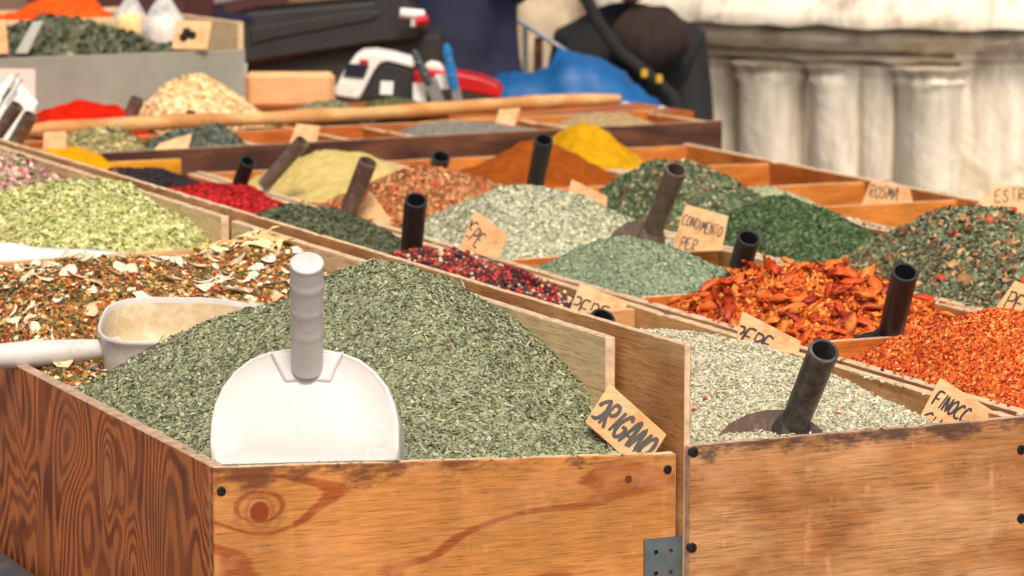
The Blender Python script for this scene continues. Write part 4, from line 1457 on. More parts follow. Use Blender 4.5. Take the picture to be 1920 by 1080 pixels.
def scoop(label, base, tip, a, rpx, phi, mat, plate=None, lean=18, yaw=0, skew=0.0, y=None, blade_len=.10, tip_z=None):
    """dark tube-handled scoop: handle from base to tip (sighted), leaning phi degrees towards the viewer; its bowl sinks in the heap."""
    if y is None:
        b_, z_ = at_a(base[0], base[1], a, skew)
        pb = W(b_, a + skew * b_, z_)
    else:
        pb = at_y(base[0], base[1], y)
    sc = FPX / pb.y
    Lpx = math.hypot(tip[0] - base[0], tip[1] - base[1])
    dy = Lpx / sc * math.tan(R(phi))
    pt = at_y(tip[0], tip[1], pb.y - dy)
    r = rpx / (FPX / pt.y)
    t = thing('scoop', label, 'scoop', tuple(pb), 'tube-handled scoops')
    ax = (pt - pb).normalized()
    part('handle', hollow_handle(pb - ax * .03, pt, r, MB()), M[mat], t, 35)
    # bowl: arched back plate with walls running into the spice
    n = Vector((math.sin(R(yaw)) * math.cos(R(lean)), -math.cos(R(yaw)) * math.cos(R(lean)), math.sin(R(lean))))
    if plate:
        out = [Vector(on_plane(u, v, pb + n * .004, n)) for (u, v) in plate]
    else:
        ex = Vector((n.y, -n.x, 0)).normalized() * -1
        ey = n.cross(ex).normalized()
        if ey.z < 0:
            ey = -ey
        w = r * 2.9
        c = pb - ey * (w * 2.0)
        out = [c + ex * w * math.cos(q) + ey * w * .95 * math.sin(q) for q in np.linspace(math.pi, 0, 13)]
    low = [out[-1] - Vector((0, 0, .05)), out[0] - Vector((0, 0, .05))]
    full = out + low
    back = -n * blade_len
    mb = MB()
    nn = len(full)
    c0 = sum(full, Vector()) / nn
    inner = [c0 + (q - c0) * .955 for q in full]
    vs = full + [q + back for q in out] + [inner[i] - n * .004 for i in range(nn)] + [inner[i] + back for i in range(len(out))]
    fs = [tuple(range(nn))]
    no = len(out)
    o1, o2, o3 = nn, nn + no, nn + no + nn
    for k in range(no - 1):
        fs.append((k, k + 1, o1 + k + 1, o1 + k))
        fs.append((o2 + k, o3 + k, o3 + k + 1, o2 + k + 1))
        fs.append((o1 + k, o1 + k + 1, o3 + k + 1, o3 + k))
    fs.append(tuple(o2 + k for k in range(nn))[::-1])
    mb.add(vs, fs)
    part('bowl', mb, M['brown_plastic' if mat == 'grey_plastic' else mat], t, 45, .0012)
    # reinforcing boss where the tube meets the bowl
    if not plate:
        return t
    mb = MB()
    mb.lathe(pb - ax * .004, ax, [(-.02, r * 1.5), (.0, r * 1.42), (.006, r * 1.2), (.012, r * 1.03), (.012, r * .9)], 20)
    part('socket', mb, M[mat], t, 60)
    return t


scoop('dark dusty scoop with a wide bowl in the fennel seeds', (1487, 800), (1545, 657), .012, 29, 43, 'grey_plastic',
      [(1346, 816), (1366, 795), (1400, 777), (1438, 768), (1474, 768), (1508, 780), (1542, 806)], 24)
scoop('black scoop standing in the whole dried chillies', (1668, 632), (1697, 510), .497, 25, 40, 'black_plastic',
      [(1575, 650), (1592, 636), (1620, 624), (1650, 619), (1690, 622), (1715, 640)], 20)
scoop('black scoop handle between the grey-green herb and the chillies', (1372, 548), (1404, 446), .955, 22, 37, 'black_plastic')
scoop('black upright scoop handle at the left end of the peppercorns', (770, 480), (780, 375), 1.30, 21.5, 37, 'black_plastic')
scoop('dusty brown scoop with its bowl showing behind the grey-green herb', (1222, 438), (1268, 318), 1.32, 20.5, 36, 'brown_plastic',
      [(1140, 450), (1152, 432), (1178, 415), (1205, 412), (1228, 425), (1240, 452)], 20)
scoop('black scoop handle in front of the orange-brown powder', (1002, 352), (1020, 262), 1.795, 17.5, 38, 'black_plastic')
scoop('burnt brown scoop handle leaning right beside the red-brown mix', (655, 392), (690, 303), 1.88, 17.5, 25, 'brown_plastic')
scoop('short black scoop handle at the end of the red flakes', (448, 350), (465, 302), 2.13, 15, 38, 'black_plastic')
scoop('brown scoop handle leaning far right in the tan powder', (515, 325), (568, 265), 2.30, 14, 25, 'brown_plastic')
scoop('black scoop handle tip poking up behind the red-brown mix', (818, 335), (827, 294), 2.22, 17.5, 38, 'black_plastic')
scoop('black tube mouth of a scoop lying low behind the fennel seeds', (1110, 640), (1131, 596), .80, 24, 38, 'black_plastic')
scoop('short brown scoop handle between red paprika and onion flakes', (243, 222), (258, 186), 3.03, 13.5, 15, 'brown_plastic', skew=SK)
scoop('black scoop handle stub in front of the onion flakes', (352, 230), (360, 214), 3.00, 12, 30, 'black_plastic', skew=SK)
scoop('brown scoop handle leaning at the left edge, nearer the white paper', (-12, 262), (33, 198), 2.62, 13, 20, 'brown_plastic')
scoop('brown scoop handle leaning right beside the petal mix', (22, 278), (58, 216), 2.56, 14, 20, 'brown_plastic')

# --- upright white scoop in the oregano
wn_ = Vector((math.sin(R(-3)) * math.cos(R(22)), -math.cos(R(-3)) * math.cos(R(22)), math.sin(R(22))))
b_, z_ = at_a(570, 880, .024)
w_at = W(b_, .024, z_)
ws = thing('white_scoop', 'white plastic scoop standing upright in the oregano with ridged handle', 'scoop', tuple(w_at))
OUTL = [(393, 874), (391, 830), (393, 790), (400, 757), (415, 724), (438, 694), (468, 671), (505, 657), (540, 652), (572, 651), (604, 652), (640, 658), (676, 672), (706, 695), (729, 724), (743, 757), (750, 790), (751, 830), (750, 864)]
out = [Vector(on_plane(u, v, w_at, wn_)) for (u, v) in OUTL]
cen = Vector(on_plane(571, 800, w_at, wn_))
ups = Vector(on_plane(571, 700, w_at, wn_)) - cen
ups.normalize()
mb = MB()
n = len(out)
layers = [(-.075, .985, 0), (-.012, .99, 0), (-.004, .995, 0), (0, .98, 0), (.0008, .955, 0), (-.0008, .925, 0)]
vs, fs = [], []
for d, s_, _ in layers:
    vs += [cen + (q - cen) * s_ + wn_ * d for q in out]
# gently domed face
for s_, d in ((.6, .003), (.25, .0048)):
    vs += [cen + (q - cen) * s_ + wn_ * (d - .001) for q in out]
nl = len(layers) + 2
for l in range(nl - 1):
    for k in range(n):
        fs.append((l * n + k, l * n + (k + 1) % n, (l + 1) * n + (k + 1) % n, (l + 1) * n + k))
fs.append(tuple((nl - 1) * n + k for k in range(n)))
mb.add(vs, fs)
part('bowl', mb, M['white_plastic'], ws, 50)
bossp = [Vector(on_plane(u, v, w_at, wn_)) for (u, v) in ((506, 660), (646, 660), (630, 694), (622, 720), (578, 715), (534, 720), (522, 694))]
mb = MB()
mb.prism([q + wn_ * -.004 for q in bossp], wn_ * .0085)
part('boss', mb, M['white_plastic'], ws, 60, .0038, seg=4)
hb = Vector(on_plane(576, 684, w_at + wn_ * .004, wn_))
ht = at_y(575.5, 491, hb.y - 185 / (FPX / hb.y) * math.tan(R(36)))
ax = ht - hb
L = ax.length
rh = 32 / (FPX / ht.y)
prof = [(-.004, rh * 1.0), (0, rh * .98)]
for k in range(1, 34):
    f = k / 34
    rg = 1.0 + .07 * math.exp(-((f * 4.4 % 1) - .5) ** 2 / .006) * (1 if .12 < f < .9 else 0)
    prof.append((L * f, rh * (.97 + .03 * f) * rg))
prof += [(L - .003, rh * 1.02), (L - .0008, rh * 1.0), (L, rh * .93), (L, rh * .5), (L + .0004, 0)]
mb = MB(); mb.lathe(hb, ax, prof, 32)
part('handle', mb, M['white_plastic'], ws, 50)

# --- white scoop lying in the herb mix
s2 = thing('white_scoop', 'white plastic scoop lying on the garlic mix, opening up, dusted beige inside', 'scoop', tuple(W(-.42, .72, .0)))
rc = at_y(310, 600, W(-.36, .68).y)           # centre of the rim
tilt = Matrix.Rotation(R(10), 3, 'X')           # the rim tips towards the viewer
sc = FPX / rc.y
def rim(k, n, grow=1.0, sink=0.0):
    an = 2 * math.pi * k / n
    c_, s_ = math.cos(an), math.sin(an)
    x = (.066 if c_ < 0 else .122) * (abs(c_) ** .62) * (1 if c_ > 0 else -1)
    y = .078 * (abs(s_) ** .62) * (1 if s_ > 0 else -1) * (1 - .35 * max(0, c_) ** 2)
    lip = .010 * max(0, c_) ** 2
    return rc + tilt @ Vector((x * grow - .006, y * grow, lip * 0 - sink))
n = 40
rows = [(.70, .072), (.86, .069), (.94, .055), (.985, .024), (1.0, .006), (1.03, .003), (1.035, .0), (1.02, -.0015), (.985, -.001), (.965, .004), (.93, .03), (.86, .048), (.6, .053), (.2, .0535)]
vs = [rim(k, n, g, s_) for (g, s_) in rows for k in range(n)]
fs = []
for l in range(len(rows) - 1):
    for k in range(n):
        fs.append((l * n + k, l * n + (k + 1) % n, (l + 1) * n + (k + 1) % n, (l + 1) * n + k))
fs.append(tuple(range(n))[::-1])
fs.append(tuple((len(rows) - 1) * n + k for k in range(n)))
ms = []
for l in range(len(rows) - 1):
    ms += [1 if l >= 9 else 0] * n
ms += [0, 1]
mb = MB(); mb.add(vs, fs); mb.m = ms
part('bowl', mb, [M['white_plastic'], M['white_dusty']], s2, 60)
hl = [(222, 652), (190, 654), (150, 657), (100, 661), (50, 665), (0, 668), (-60, 668), (-90, 667)]
hw = [.0135, .0115, .0135, .0155, .0165, .0150, .0140, .006]
pth = [at_y(u, v, rc.y - .02 - .012 * i) for i, (u, v) in enumerate(hl)]
mb = MB(); mb.tube(pth, hw, 16, True, 0, .95)
ho = part('handle', mb, M['white_plastic'], s2, 60)

# paper liner folded over the edge of the tray with the yellow-green flakes
mb = MB()
pl = []
for i, (u, v0, v1) in enumerate(((-40, 452, 508), (20, 456, 500), (70, 458, 496), (130, 464, 490), (190, 470, 486), (250, 476, 484), (300, 481, 484))):
    pa_ = W(*((at_a(u, v0, 1.305)[0]), 1.305, at_a(u, v0, 1.305)[1] - .002 + .003 * math.sin(i * 2.1)))
    pc_ = W(*((at_a(u, v1, 1.276)[0]), 1.279, at_a(u, v1, 1.276)[1]))
    pb_ = (pa_ + pc_) / 2 + Vector((0, -.003, .004 * math.sin(i * 1.7)))
    pl += [pa_, pb_, pc_]
mb.add(pl, [(3 * i + j, 3 * i + 3 + j, 3 * i + 4 + j, 3 * i + 1 + j) for i in range(6) for j in range(2)])
o = part('paper_liner', mb, M['paper'], None, 60, origin=tuple(pl[7]))
sm = o.modifiers.new('thickness', 'SOLIDIFY'); sm.thickness = .0006
tag(o, 'white paper liner folded over the tray edge by the yellow-green flakes', 'paper')


# ------------------------------------------------------------------ things on the back counter
def boxpx(name, u0, u1, v0, v1, y, depth, mat, parent, bevel=.004, yaw=0.0, origin=None):
    """box whose front is sighted at the given corners at distance y"""
    p0, p1 = at_y(u0, v0, y), at_y(u1, v1, y)
    w = abs(p1.x - p0.x); h = abs(p0.z - p1.z)
    c = (p0 + p1) / 2
    c.y = y + depth / 2
    mb = MB().box(c, (w, depth, h), Matrix.Rotation(R(yaw), 3, 'Z') if yaw else None)
    return part(name, mb, M[mat], parent, None, bevel, origin or (tuple(parent['_at']) if parent is not None else tuple(c)))


# grey metal display box with cream end board
gx0, gz0 = at_a(-120, 225, 3.24, SK)
gx1, gz1 = at_a(460, 196, 3.24, SK)
gt = at_a(460, 92, 3.24, SK)[1]
gbx = thing('metal_box', 'grey sheet metal display box holding dark leaves at upper left', 'box', tuple(W(.4, 3.3, .03)))
board_sk('front_panel', gx0, gx1, 3.24, .027, gt, 'ply_tan', gbx, t=.006, seed=131)
gbx_front = [o for o in gbx.children if o.name.startswith('front_panel')][0]
gbx_front.data.materials.clear(); gbx_front.data.materials.append(M['steel_box']); gbx_front.data.materials.append(M['steel_box'])
aa1 = 3.244 + SK * gx1
board('end_panel', (gx1, aa1), (gx1 - .03, aa1 + .36), .027, gt + .052, 'ply_cream', gbx, t=.012, side=1, seed=132)
board_sk('back_panel', gx0, gx1 - .05, 3.60, .027, at_a(100, 40, 3.60, SK)[1], 'ply_cream', gbx, t=.012, seed=133)
P_DL = pal((74, 80, 60), (96, 98, 74), (54, 58, 46), (124, 120, 90), (44, 46, 38))
heap_obj('bay_leaf_heap', 'dark olive dried leaves heaped in the grey metal box', Heap(gx0 + .01, gx1 - .05, 3.25, 3.585,
         [(-60, 72, 3.36), (30, 62, 3.36), (90, 40, 3.36), (150, 37, 3.36), (215, 52, 3.36), (270, 80, 3.35), (330, 90, 3.35)], zf=gt - .012, zb=gt - .02, skew=SK, seed=321, rough=.012, floor=gt - .05, wl=gt, wr=gt - .02, rest=2),
         [(FLK, 2600, (.012, .026), P_DL, dict(tilt=.8))], avg(P_DL), seed=322)
label_board('cream label with three dark roses on the grey metal box', [(330, 38), (398, 40), (388, 92), (322, 92)], 3.235, 0, 12, skew=SK, seed=24, thick=.008)
lb = bpy.data.objects[[o.name for o in bpy.data.objects if o.name.startswith('label_board')][-1]]
mb = MB()
for (u, v) in ((344, 70), (360, 66), (350, 60)):
    q = at_y(u, v, W(.42, 3.24).y - .006)
    mb.lathe(q, (0, -1, .2), [(-.004, 0), (-.004, .0085), (.002, .0085), (.004, .006), (.002, .004), (.0045, .002), (.0045, 0)], 10)
# decoration belongs to the label
best = None
for o in bpy.data.objects:
    if o.get('label', '').startswith('cream label with three dark roses'):
        best = o
part('rose_motif', mb, M['ink'], best, 50)
label_board('brown wooden label at the far left end of the metal box', [(-6, 38), (10, 36), (16, 100), (-10, 102)], 3.236, 0, 8, mat='tag_wood', skew=SK, seed=25)
label_board('bluish grey label leaning on the dark leaves in the metal box', [(62, 40), (82, 38), (52, 100), (28, 100)], 3.237, 0, 20, mat='steel_box', skew=SK, seed=26)

# tray further back with orange powder
ob = thing('back_tray', 'cream wooden tray behind the metal box holding orange powder', 'tray', tuple(W(.3, 3.75, .03)))
zo = at_a(100, 36, 3.66, SK)[1]
board_sk('front_panel', gx0, gx1 - .02, 3.66, .027, zo, 'ply_cream', ob, t=.012, seed=134)
board_sk('back_panel', gx0, gx1 - .02, 3.98, .027, zo, 'ply_cream', ob, t=.012, seed=135)
for bb in (gx0 + .01, gx1 - .03):
    board('side_panel', (bb, 3.675 + SK * bb), (bb - .028, 3.965 + SK * bb), .027, zo - .003, 'ply_cream', ob, t=.012, seed=136)
powder('orange_powder_heap', 'bright orange powder heap cropped by the top edge', Heap(gx0 + .20, gx1 - .12, 3.675, 3.97,
       [(40, 34, 3.82), (80, 4, 3.82), (110, -14, 3.82), (150, -16, 3.82), (180, 2, 3.82), (215, 34, 3.82)], zf=zo - .01, skew=SK, seed=331, floor=zo - .03, wl=zo, wr=zo, rest=2, lump=.004), 'orange_pow', lin(222, 80, 20), 332)
powder('orange_powder_heap', 'second orange powder heap at the top left corner', Heap(gx0 + .012, gx0 + .19, 3.675, 3.97,
       [(-90, 20, 3.82), (-40, 0, 3.82), (0, 12, 3.82), (30, 32, 3.82)], zf=zo - .01, skew=SK, seed=341, floor=zo - .03, wl=zo, wr=zo, rest=2, lump=.004), 'orange_pow', lin(222, 80, 20), 342)


# knotted plastic bags
def bag(label, u, v, y, w, h, mat, content, seed):
    r = np.random.default_rng(seed)
    c = at_y(u, v, y)
    t = thing('plastic_bag', label, 'bag', tuple(c), 'knotted plastic bags')
    mb = MB()
    seg = 28
    prof = [(0, .0), (.0, .42), (.06, .5), (.3, .50), (.5, .42), (.68, .28), (.84, .15), (.95, .07), (1.0, .03)]
    vs = []
    ph = r.uniform(0, 6, 6)
    for (f, rad) in prof:
        for k in range(seg):
            an = 2 * math.pi * k / seg
            cr = 1 + (.05 + .22 * f) * (math.sin(an * 3 + ph[0]) * .5 + math.sin(an * 5 + ph[1] + f * 3) * .4 + math.sin(an * 9 + ph[2]) * .3)
            vs.append(c + Vector((w * rad * cr * math.cos(an), w * .7 * rad * cr * math.sin(an), h * f)))
    fs = [(i * seg + k, i * seg + (k + 1) % seg, (i + 1) * seg + (k + 1) % seg, (i + 1) * seg + k) for i in range(len(prof) - 1) for k in range(seg)]
    mb.add(vs, fs)
    part('film', mb, M[mat], t, 60)
    mb = MB()
    mb.lathe(c + Vector((0, 0, .003)), (0, 0, 1), [(0, 0), (0, w * .44), (h * .25, w * .46), (h * .45, w * .36), (h * .52, 0)], 20)
    part('contents', mb, M[content], t, 60)


def film_mat(name, col):
    m, nt, p = new_mat(name)
    p.inputs['Base Color'].default_value = (*col, 1)
    p.inputs['Roughness'].default_value = .18
    p.inputs['Transmission Weight'].default_value = .0
    v = coords(nt)
    f = noise(nt, v, 40, 5, .7, 1.0)
    rp = ramp(nt, [(.35, .22), (.7, .75)])
    nt.links.new(f, rp.inputs[0])
    nt.links.new(rp.outputs[0], p.inputs['Alpha'])
    nt.links.new(bump(nt, f, .8, .006), p.inputs['Normal'])
    return m


M['film'] = film_mat('clear plastic film', (.85, .85, .84))
M['cream_powder'] = powder_mat('cream ground spice', lin(236, 208, 150), lin(220, 180, 116))
M['white_content'] = powder_mat('whitish ground spice', lin(226, 214, 204), lin(206, 190, 176))
bag('clear plastic bag of cream powder behind the dark leaves', 246, 68, 6.95, .070, .090, 'film', 'cream_powder', 5)
bag('clear knotted plastic bag of whitish powder next to the rose label', 310, 84, 6.90, .080, .108, 'film', 'white_content', 6)

# card and sheet of paper at the left
label_board('pale pink card standing behind the white price sheet at left edge', [(-30, 128), (66, 130), (66, 232), (-30, 240)], 3.0, 0, 6, mat='pink_card', skew=SK, seed=27, thick=.003, name='card')
o = label_board('white sheet with lines of handwriting leaning at the left edge', [(22, 138), (72, 192), (8, 290), (-60, 220)], 2.66, 0, 12, mat='paper', seed=28, thick=.0012, name='price_sheet')
mb = MB()
for k in range(6):
    q0 = Vector(o['_at'])
for k, (u, v) in enumerate(((20, 160), (27, 172), (14, 178), (4, 190), (18, 196), (-4, 204))):
    n_ = Vector((0, -math.cos(R(12)), math.sin(R(12))))
    p_ = [Vector(on_plane(u + d * .64, v + d * -1.0 + random.uniform(-1, 1), Vector(o['_at']), n_)) + n_ * .0008 for d in (-26, -13, 0, 13, 24)]
    for a_, b2 in zip(p_[:-1], p_[1:]):
        s_ = (b2 - a_).cross(n_).normalized() * .0011
        mb.add([a_ - s_, a_ + s_, b2 + s_, b2 - s_], [(0, 1, 2, 3)])
part('lettering', mb, M['ink_grey'], o, None)

# cream board lying in front of the scale
M['cream_board'] = wood('pale smooth board', lin(226, 172, 122), lin(212, 152, 100), (.6, 1, 3), 3, 2, (.3, .8), 12.2, .1, False, .5, blotch=.12)
o = boxpx('cutting_board', 458, 628, 136, 204, 6.92, .035, 'cream_board', None, .010)
tag(o, 'plain pale wooden board standing on edge beside the metal box', 'board')

# --- black weighing scale on a dark box
M['black_case'] = plain('black scale casing', lin(46, 44, 44), .42, .15, 12, .04)
M['dark_box'] = plain('charcoal box', lin(42, 40, 37), .6, .15, 12, .05)
M['maroon'] = plain('dark maroon cloth', lin(70, 34, 34), .8, .2, 20, .2)
M['white_case'] = plain('off-white device casing', lin(224, 218, 208), .4, .04, 12, .03)
M['red_case'] = plain('glossy red casing', lin(176, 26, 30), .3, .08, 12, .02)
M['screen'] = plain('dark display glass', lin(40, 42, 60), .12, .1, 10, 0)
M['blue_plastic'] = plain('blue plastic', lin(24, 110, 168), .35, .1, 20, .03)
M['steel'] = plain('bright steel', lin(176, 180, 182), .3, .1, 60, .05, metallic=.85)
M['grey_dark'] = plain('dark grey grip', lin(62, 70, 72), .5, .15, 60, .1)
dk = thing('dark_box', 'charcoal box carrying the black weighing scale', 'box', tuple(at_y(640, 190, 7.15)))
p = [at_y(u, v, 7.15) for (u, v) in ((462, 118), (700, 78), (828, 66), (828, 200), (462, 200))]
part('body', MB().prism(p, (0, .30, 0)), M['dark_box'], dk, None, .004)
p = [at_y(u, v, 7.146) for (u, v) in ((470, 116), (615, 88), (616, 94), (470, 125))]
part('trim', MB().prism(p, (0, .003, 0)), M['wood_brown'], dk)
sl = thing('weighing_scale', 'black weighing scale with raised platform on the charcoal box', 'scale', tuple(at_y(640, 80, 7.12)))
p = [at_y(u, v, 7.12) for (u, v) in ((402, 40), (470, 24), (700, 4), (720, -40), (752, -10), (800, 46), (782, 74), (700, 82), (500, 114), (470, 119), (404, 122))]  # lower edge brought down so black casing stands in for the shadowed gap
part('body', MB().prism(p, (0, .26, 0)), M['black_case'], sl, None, .006)
p = [at_y(u, v, 7.115) for (u, v) in ((470, 52), (690, 20), (716, 24), (700, 38), (520, 72), (470, 84))]
part('front_plate', MB().prism(p, (0, .006, 0)), M['dark_box'], sl, None, .003)
p = [at_y(u, v, 7.13) for (u, v) in ((400, -6), (720, -60), (728, -46), (400, 10))]
part('platform', MB().prism(p, (0, .30, 0)), M['steel'], sl, None, .003)
p = [at_y(u, v, 7.116) for (u, v) in ((402, 18), (474, 30), (474, 42), (402, 34))]
part('display', MB().prism(p, (0, .004, 0)), M['screen'], sl)
rl = thing('paper_roll', 'small white and red till roll at the right end of the scale', 'paper roll', tuple(at_y(785, 50, 7.08)))
q = at_y(778, 24, 7.08)
part('roll', MB().lathe(q - Vector((.030, 0, 0)), (1, .15, -.12), [(0, 0), (0, .010), (.048, .011), (.048, .006), (.050, .0)], 18), M['paper'], rl, 40)
part('core', MB().lathe(at_y(792, 38, 7.075), (1, 0, .2), [(-.014, 0), (-.014, .0105), (.012, .0105), (.012, 0)], 16), M['red_case'], rl, 40)
part('bracket', MB().prism([at_y(u, v, 7.078) for (u, v) in ((772, 28), (782, 28), (784, 50), (770, 50))], (0, .02, 0)), M['white_case'], rl, None, .001)

# --- payment terminals
wt = thing('card_reader', 'white card reader with dark display, arched back, on the counter', 'card reader', tuple(at_y(690, 190, 6.85)))
Y = 6.80
top = [(626, 170), (642, 138), (664, 106), (676, 99), (700, 98), (730, 103), (770, 114), (775, 128), (728, 116), (714, 118), (702, 132), (678, 178), (672, 186), (630, 180)]
p = [at_y(u, v, Y) for (u, v) in top]
part('casing', MB().prism(p, Vector((.005, .075, .004))), M['white_case'], wt, None, .004, seg=2)
p = [at_y(u, v, Y + .004) for (u, v) in ((680, 186), (706, 130), (716, 120), (730, 119), (772, 130), (774, 190))]
part('base', MB().prism(p, Vector((.004, .07, .003))), M['black_case'], wt, None, .004)
p = [at_y(u, v, Y - .004) for (u, v) in ((652, 119), (692, 122), (682, 147), (643, 143))]
part('screen', MB().prism(p, (0, .003, 0)), M['screen'], wt, None, .001)
p = [at_y(u, v, Y - .002) for (u, v) in ((676, 111), (692, 113), (690, 122), (672, 119))]
part('logo_mark', MB().prism(p, (0, .002, 0)), M['red_case'], wt)
for (u, v) in ((638, 158), (650, 160), (662, 162), (634, 166), (646, 168), (658, 170)):
    part('key', MB().prism([at_y(u + du, v + dv, Y - .002) for du, dv in ((-4, -3), (4, -2), (3, 3), (-5, 2))], (0, .003, 0)), M['white_case'], wt, None, .0008)
p = [at_y(u, v, Y - .002) for (u, v) in ((714, 152), (738, 153), (736, 178), (712, 177))]
part('sticker', MB().prism(p, (0, .003, 0)), M['paper'], wt)

rt = thing('card_reader', 'red and black card reader lying right of the white one', 'card reader', tuple(at_y(850, 190, 6.85)))
Y = 6.86
p = [at_y(u, v, Y) for (u, v) in ((736, 172), (744, 158), (770, 138), (800, 128), (850, 136), (900, 146), (932, 160), (942, 174), (936, 184), (880, 172), (800, 168), (744, 180))]
part('casing', MB().prism(p, Vector((.004, .08, .003))), M['red_case'], rt, None, .004, seg=2)
p = [at_y(u, v, Y + .002) for (u, v) in ((750, 181), (800, 169), (880, 173), (936, 185), (930, 194), (752, 194))]
part('base', MB().prism(p, Vector((.004, .075, .003))), M['black_case'], rt, None, .003)
p = [at_y(u, v, Y - .003) for (u, v) in ((744, 160), (752, 138), (776, 130), (772, 152))]
part('screen', MB().prism(p, (0, .004, 0)), M['screen'], rt, None, .001)
p = [at_y(u, v, Y + .01) for (u, v) in ((796, 122), (808, 116), (826, 120), (834, 134), (800, 134))]
part('paper_cover', MB().prism(p, Vector((0, .05, 0))), M['white_case'], rt, None, .003)


def knife(label, tip, base, w0, w1, y, mat, blade_px):
    t = thing('utility_knife', label, 'knife', tuple(at_y(base[0], base[1], y)), 'upright knives on the counter')
    n = 8
    pth = [at_y(tip[0] + (base[0] - tip[0]) * k / (n - 1), tip[1] + (base[1] - tip[1]) * k / (n - 1), y) for k in range(n)]
    rad = [w0 * .6] + [w0 + (w1 - w0) * k / (n - 1) + .0008 * math.sin(k * 2.0) for k in range(1, n - 1)] + [w1 * .7]
    part('grip', MB().tube(pth, rad, 12, True, 0, .55), M[mat], t, 60)
    p = [at_y(u, v, y - .002) for (u, v) in blade_px]
    part('blade_guard', MB().prism(p, (0, .012, 0)), M['steel'], t, None, .002)
    for f in (.35, .7):
        q = at_y(tip[0] + (base[0] - tip[0]) * f, tip[1] + (base[1] - tip[1]) * f, y - .008)
        part('rivet', MB().lathe(q, (0, -1, 0), [(-.003, 0), (-.003, .0022), (.0008, .0022), (.0012, .0)], 10), M['steel'], t, 50)


knife('dark grey handled knife leaning left over the card readers', (775, 94), (806, 160), .0068, .0100, 6.74, 'grey_dark', [(796, 150), (818, 146), (834, 190), (812, 196), (802, 176)])
knife('bright blue handled knife standing upright over the card readers', (836, 82), (852, 168), .0085, .0110, 6.74, 'blue_plastic', [(846, 164), (862, 162), (868, 190), (848, 192)])
o = boxpx('receipt', 774, 800, 156, 192, 6.765, .004, 'paper', None, .0008)
tag(o, 'small white receipt slip between the card readers', 'receipt')
o = boxpx('receipt', 816, 846, 140, 168, 6.77, .006, 'paper', None, .001)
tag(o, 'folded white slip behind the two knives', 'receipt')

# hooks on the end of the rear tray
for (u, v, lb_) in ((1172, 204, 'wire hook on the rear tray nearer the pole'), (1240, 212, 'wire hook near the outer corner of the rear tray')):
    c = Vector(on_plane(u, v, (0, 0, .040), (0, 0, 1)))
    pth = [c + Vector((.012 * math.cos(q), 0, .012 * math.sin(q))) for q in np.linspace(-.4, math.pi + .4, 10)]
    o = part('wire_hook', MB().tube(pth, .0022, 8), M['steel'], None, 60, origin=tuple(c))
    tag(o, lb_, 'hook')

# ------------------------------------------------------------------ blue tarpaulin, sack
class Free(Heap):
    def xyz(s, b, a, z):
        return np.stack([b, a, z], 1)


def drape(name, label, cat, sil, y0, y1, yr, mat, zbase, seed, lump, floor):
    pts = []
    for (u, v) in sil:
        q = at_y(u, v, yr)
        pts.append((q.x, yr, q.z))
    hp = Free(min(q[0] for q in pts), max(q[0] for q in pts), y0, y1, None, zf=zbase, zb=zbase, floor=floor, p=2.2, rough=.012, seed=seed, raw=pts, lump=lump, wl=9, wr=9)
    V, Q = hp.surface(.012)
    org = (float(V[:, 0].mean()), float(V[:, 1].mean()), floor)
    me = bpy.data.meshes.new(name)
    me.from_pydata([tuple(q - np.array(org)) for q in V], [], [tuple(int(i) for i in q) for q in Q])
    o = link(name, me, mat, None, org, None, 180)
    sd_ = o.modifiers.new('thickness', 'SOLIDIFY'); sd_.thickness = .004
    return tag(o, label, cat)


M['blue_tarp'] = plain('blue tarpaulin', lin(20, 84, 140), .45, .18, 9, .25, bdist=.01, spec=.5)
M['beige_sack'] = plain('beige canvas', lin(176, 156, 130), .85, .2, 14, .4, bdist=.01)
drape('tarpaulin', 'glossy blue tarpaulin bundled behind the pole', 'tarpaulin', [(925, 160), (950, 150), (1000, 144), (1032, 132), (1042, 106), (1062, 100), (1100, 108), (1150, 128), (1200, 162), (1235, 200), (1262, 250)], 7.05, 7.75, 7.35, M['blue_tarp'], -.35, 401, .010, -.45)
drape('canvas_sack', 'crumpled beige canvas sack at the top behind the tarpaulin', 'sack', [(945, 60), (965, 10), (985, -40), (1040, -60), (1075, -20), (1088, 60), (1100, 110)], 8.0, 8.7, 8.3, M['beige_sack'], -.5, 411, .05, -.95)
fr_ = thing('bar_rack', 'thin brown and steel bars leaning in front of the beige sack', 'frame', tuple(at_y(980, 160, 7.9)))
for (a_, b2, r_, mt) in (((950, 22), (1085, 112), .006, 'steel'), ((962, 40), (962, 170), .009, 'wood_brown'), ((985, 50), (985, 170), .006, 'steel'), ((1010, 70), (1008, 170), .010, 'wood_brown')):
    part('bar', MB().tube([at_y(*a_, 7.9), at_y(*b2, 7.9)], r_, 10), M[mt], fr_, 60)

# ------------------------------------------------------------------ stone pier with engaged shafts
M['stone'] = None
m, nt, p = new_mat('weathered pale stone')
v = coords(nt)
f = noise(nt, v, 3.2, 8, .65, .6)
g = noise(nt, coords(nt, (6, 6, .9)), 1.6, 6, .7)
rp = ramp(nt, [(.32, lin(176, 152, 120)), (.43, lin(226, 216, 200)), (.60, lin(240, 234, 224)), (.76, lin(204, 184, 152))])
nt.links.new(f, rp.inputs[0])
gr = ramp(nt, [(.32, lin(160, 140, 112)), (.50, lin(255, 250, 240))])
nt.links.new(g, gr.inputs[0])
c = mixc(nt, .75, rp.outputs[0], gr.outputs[0], 'MULTIPLY')
nt.links.new(c, p.inputs['Base Color'])
p.inputs['Roughness'].default_value = .9
nt.links.new(bump(nt, f, .8, .02), p.inputs['Normal'])
M['stone'] = m
PY = 9.0
sc9 = FPX / (PY - .6)
pc = Vector(((1850 - 960) / sc9, PY + .1, GROUND))
PR = .80
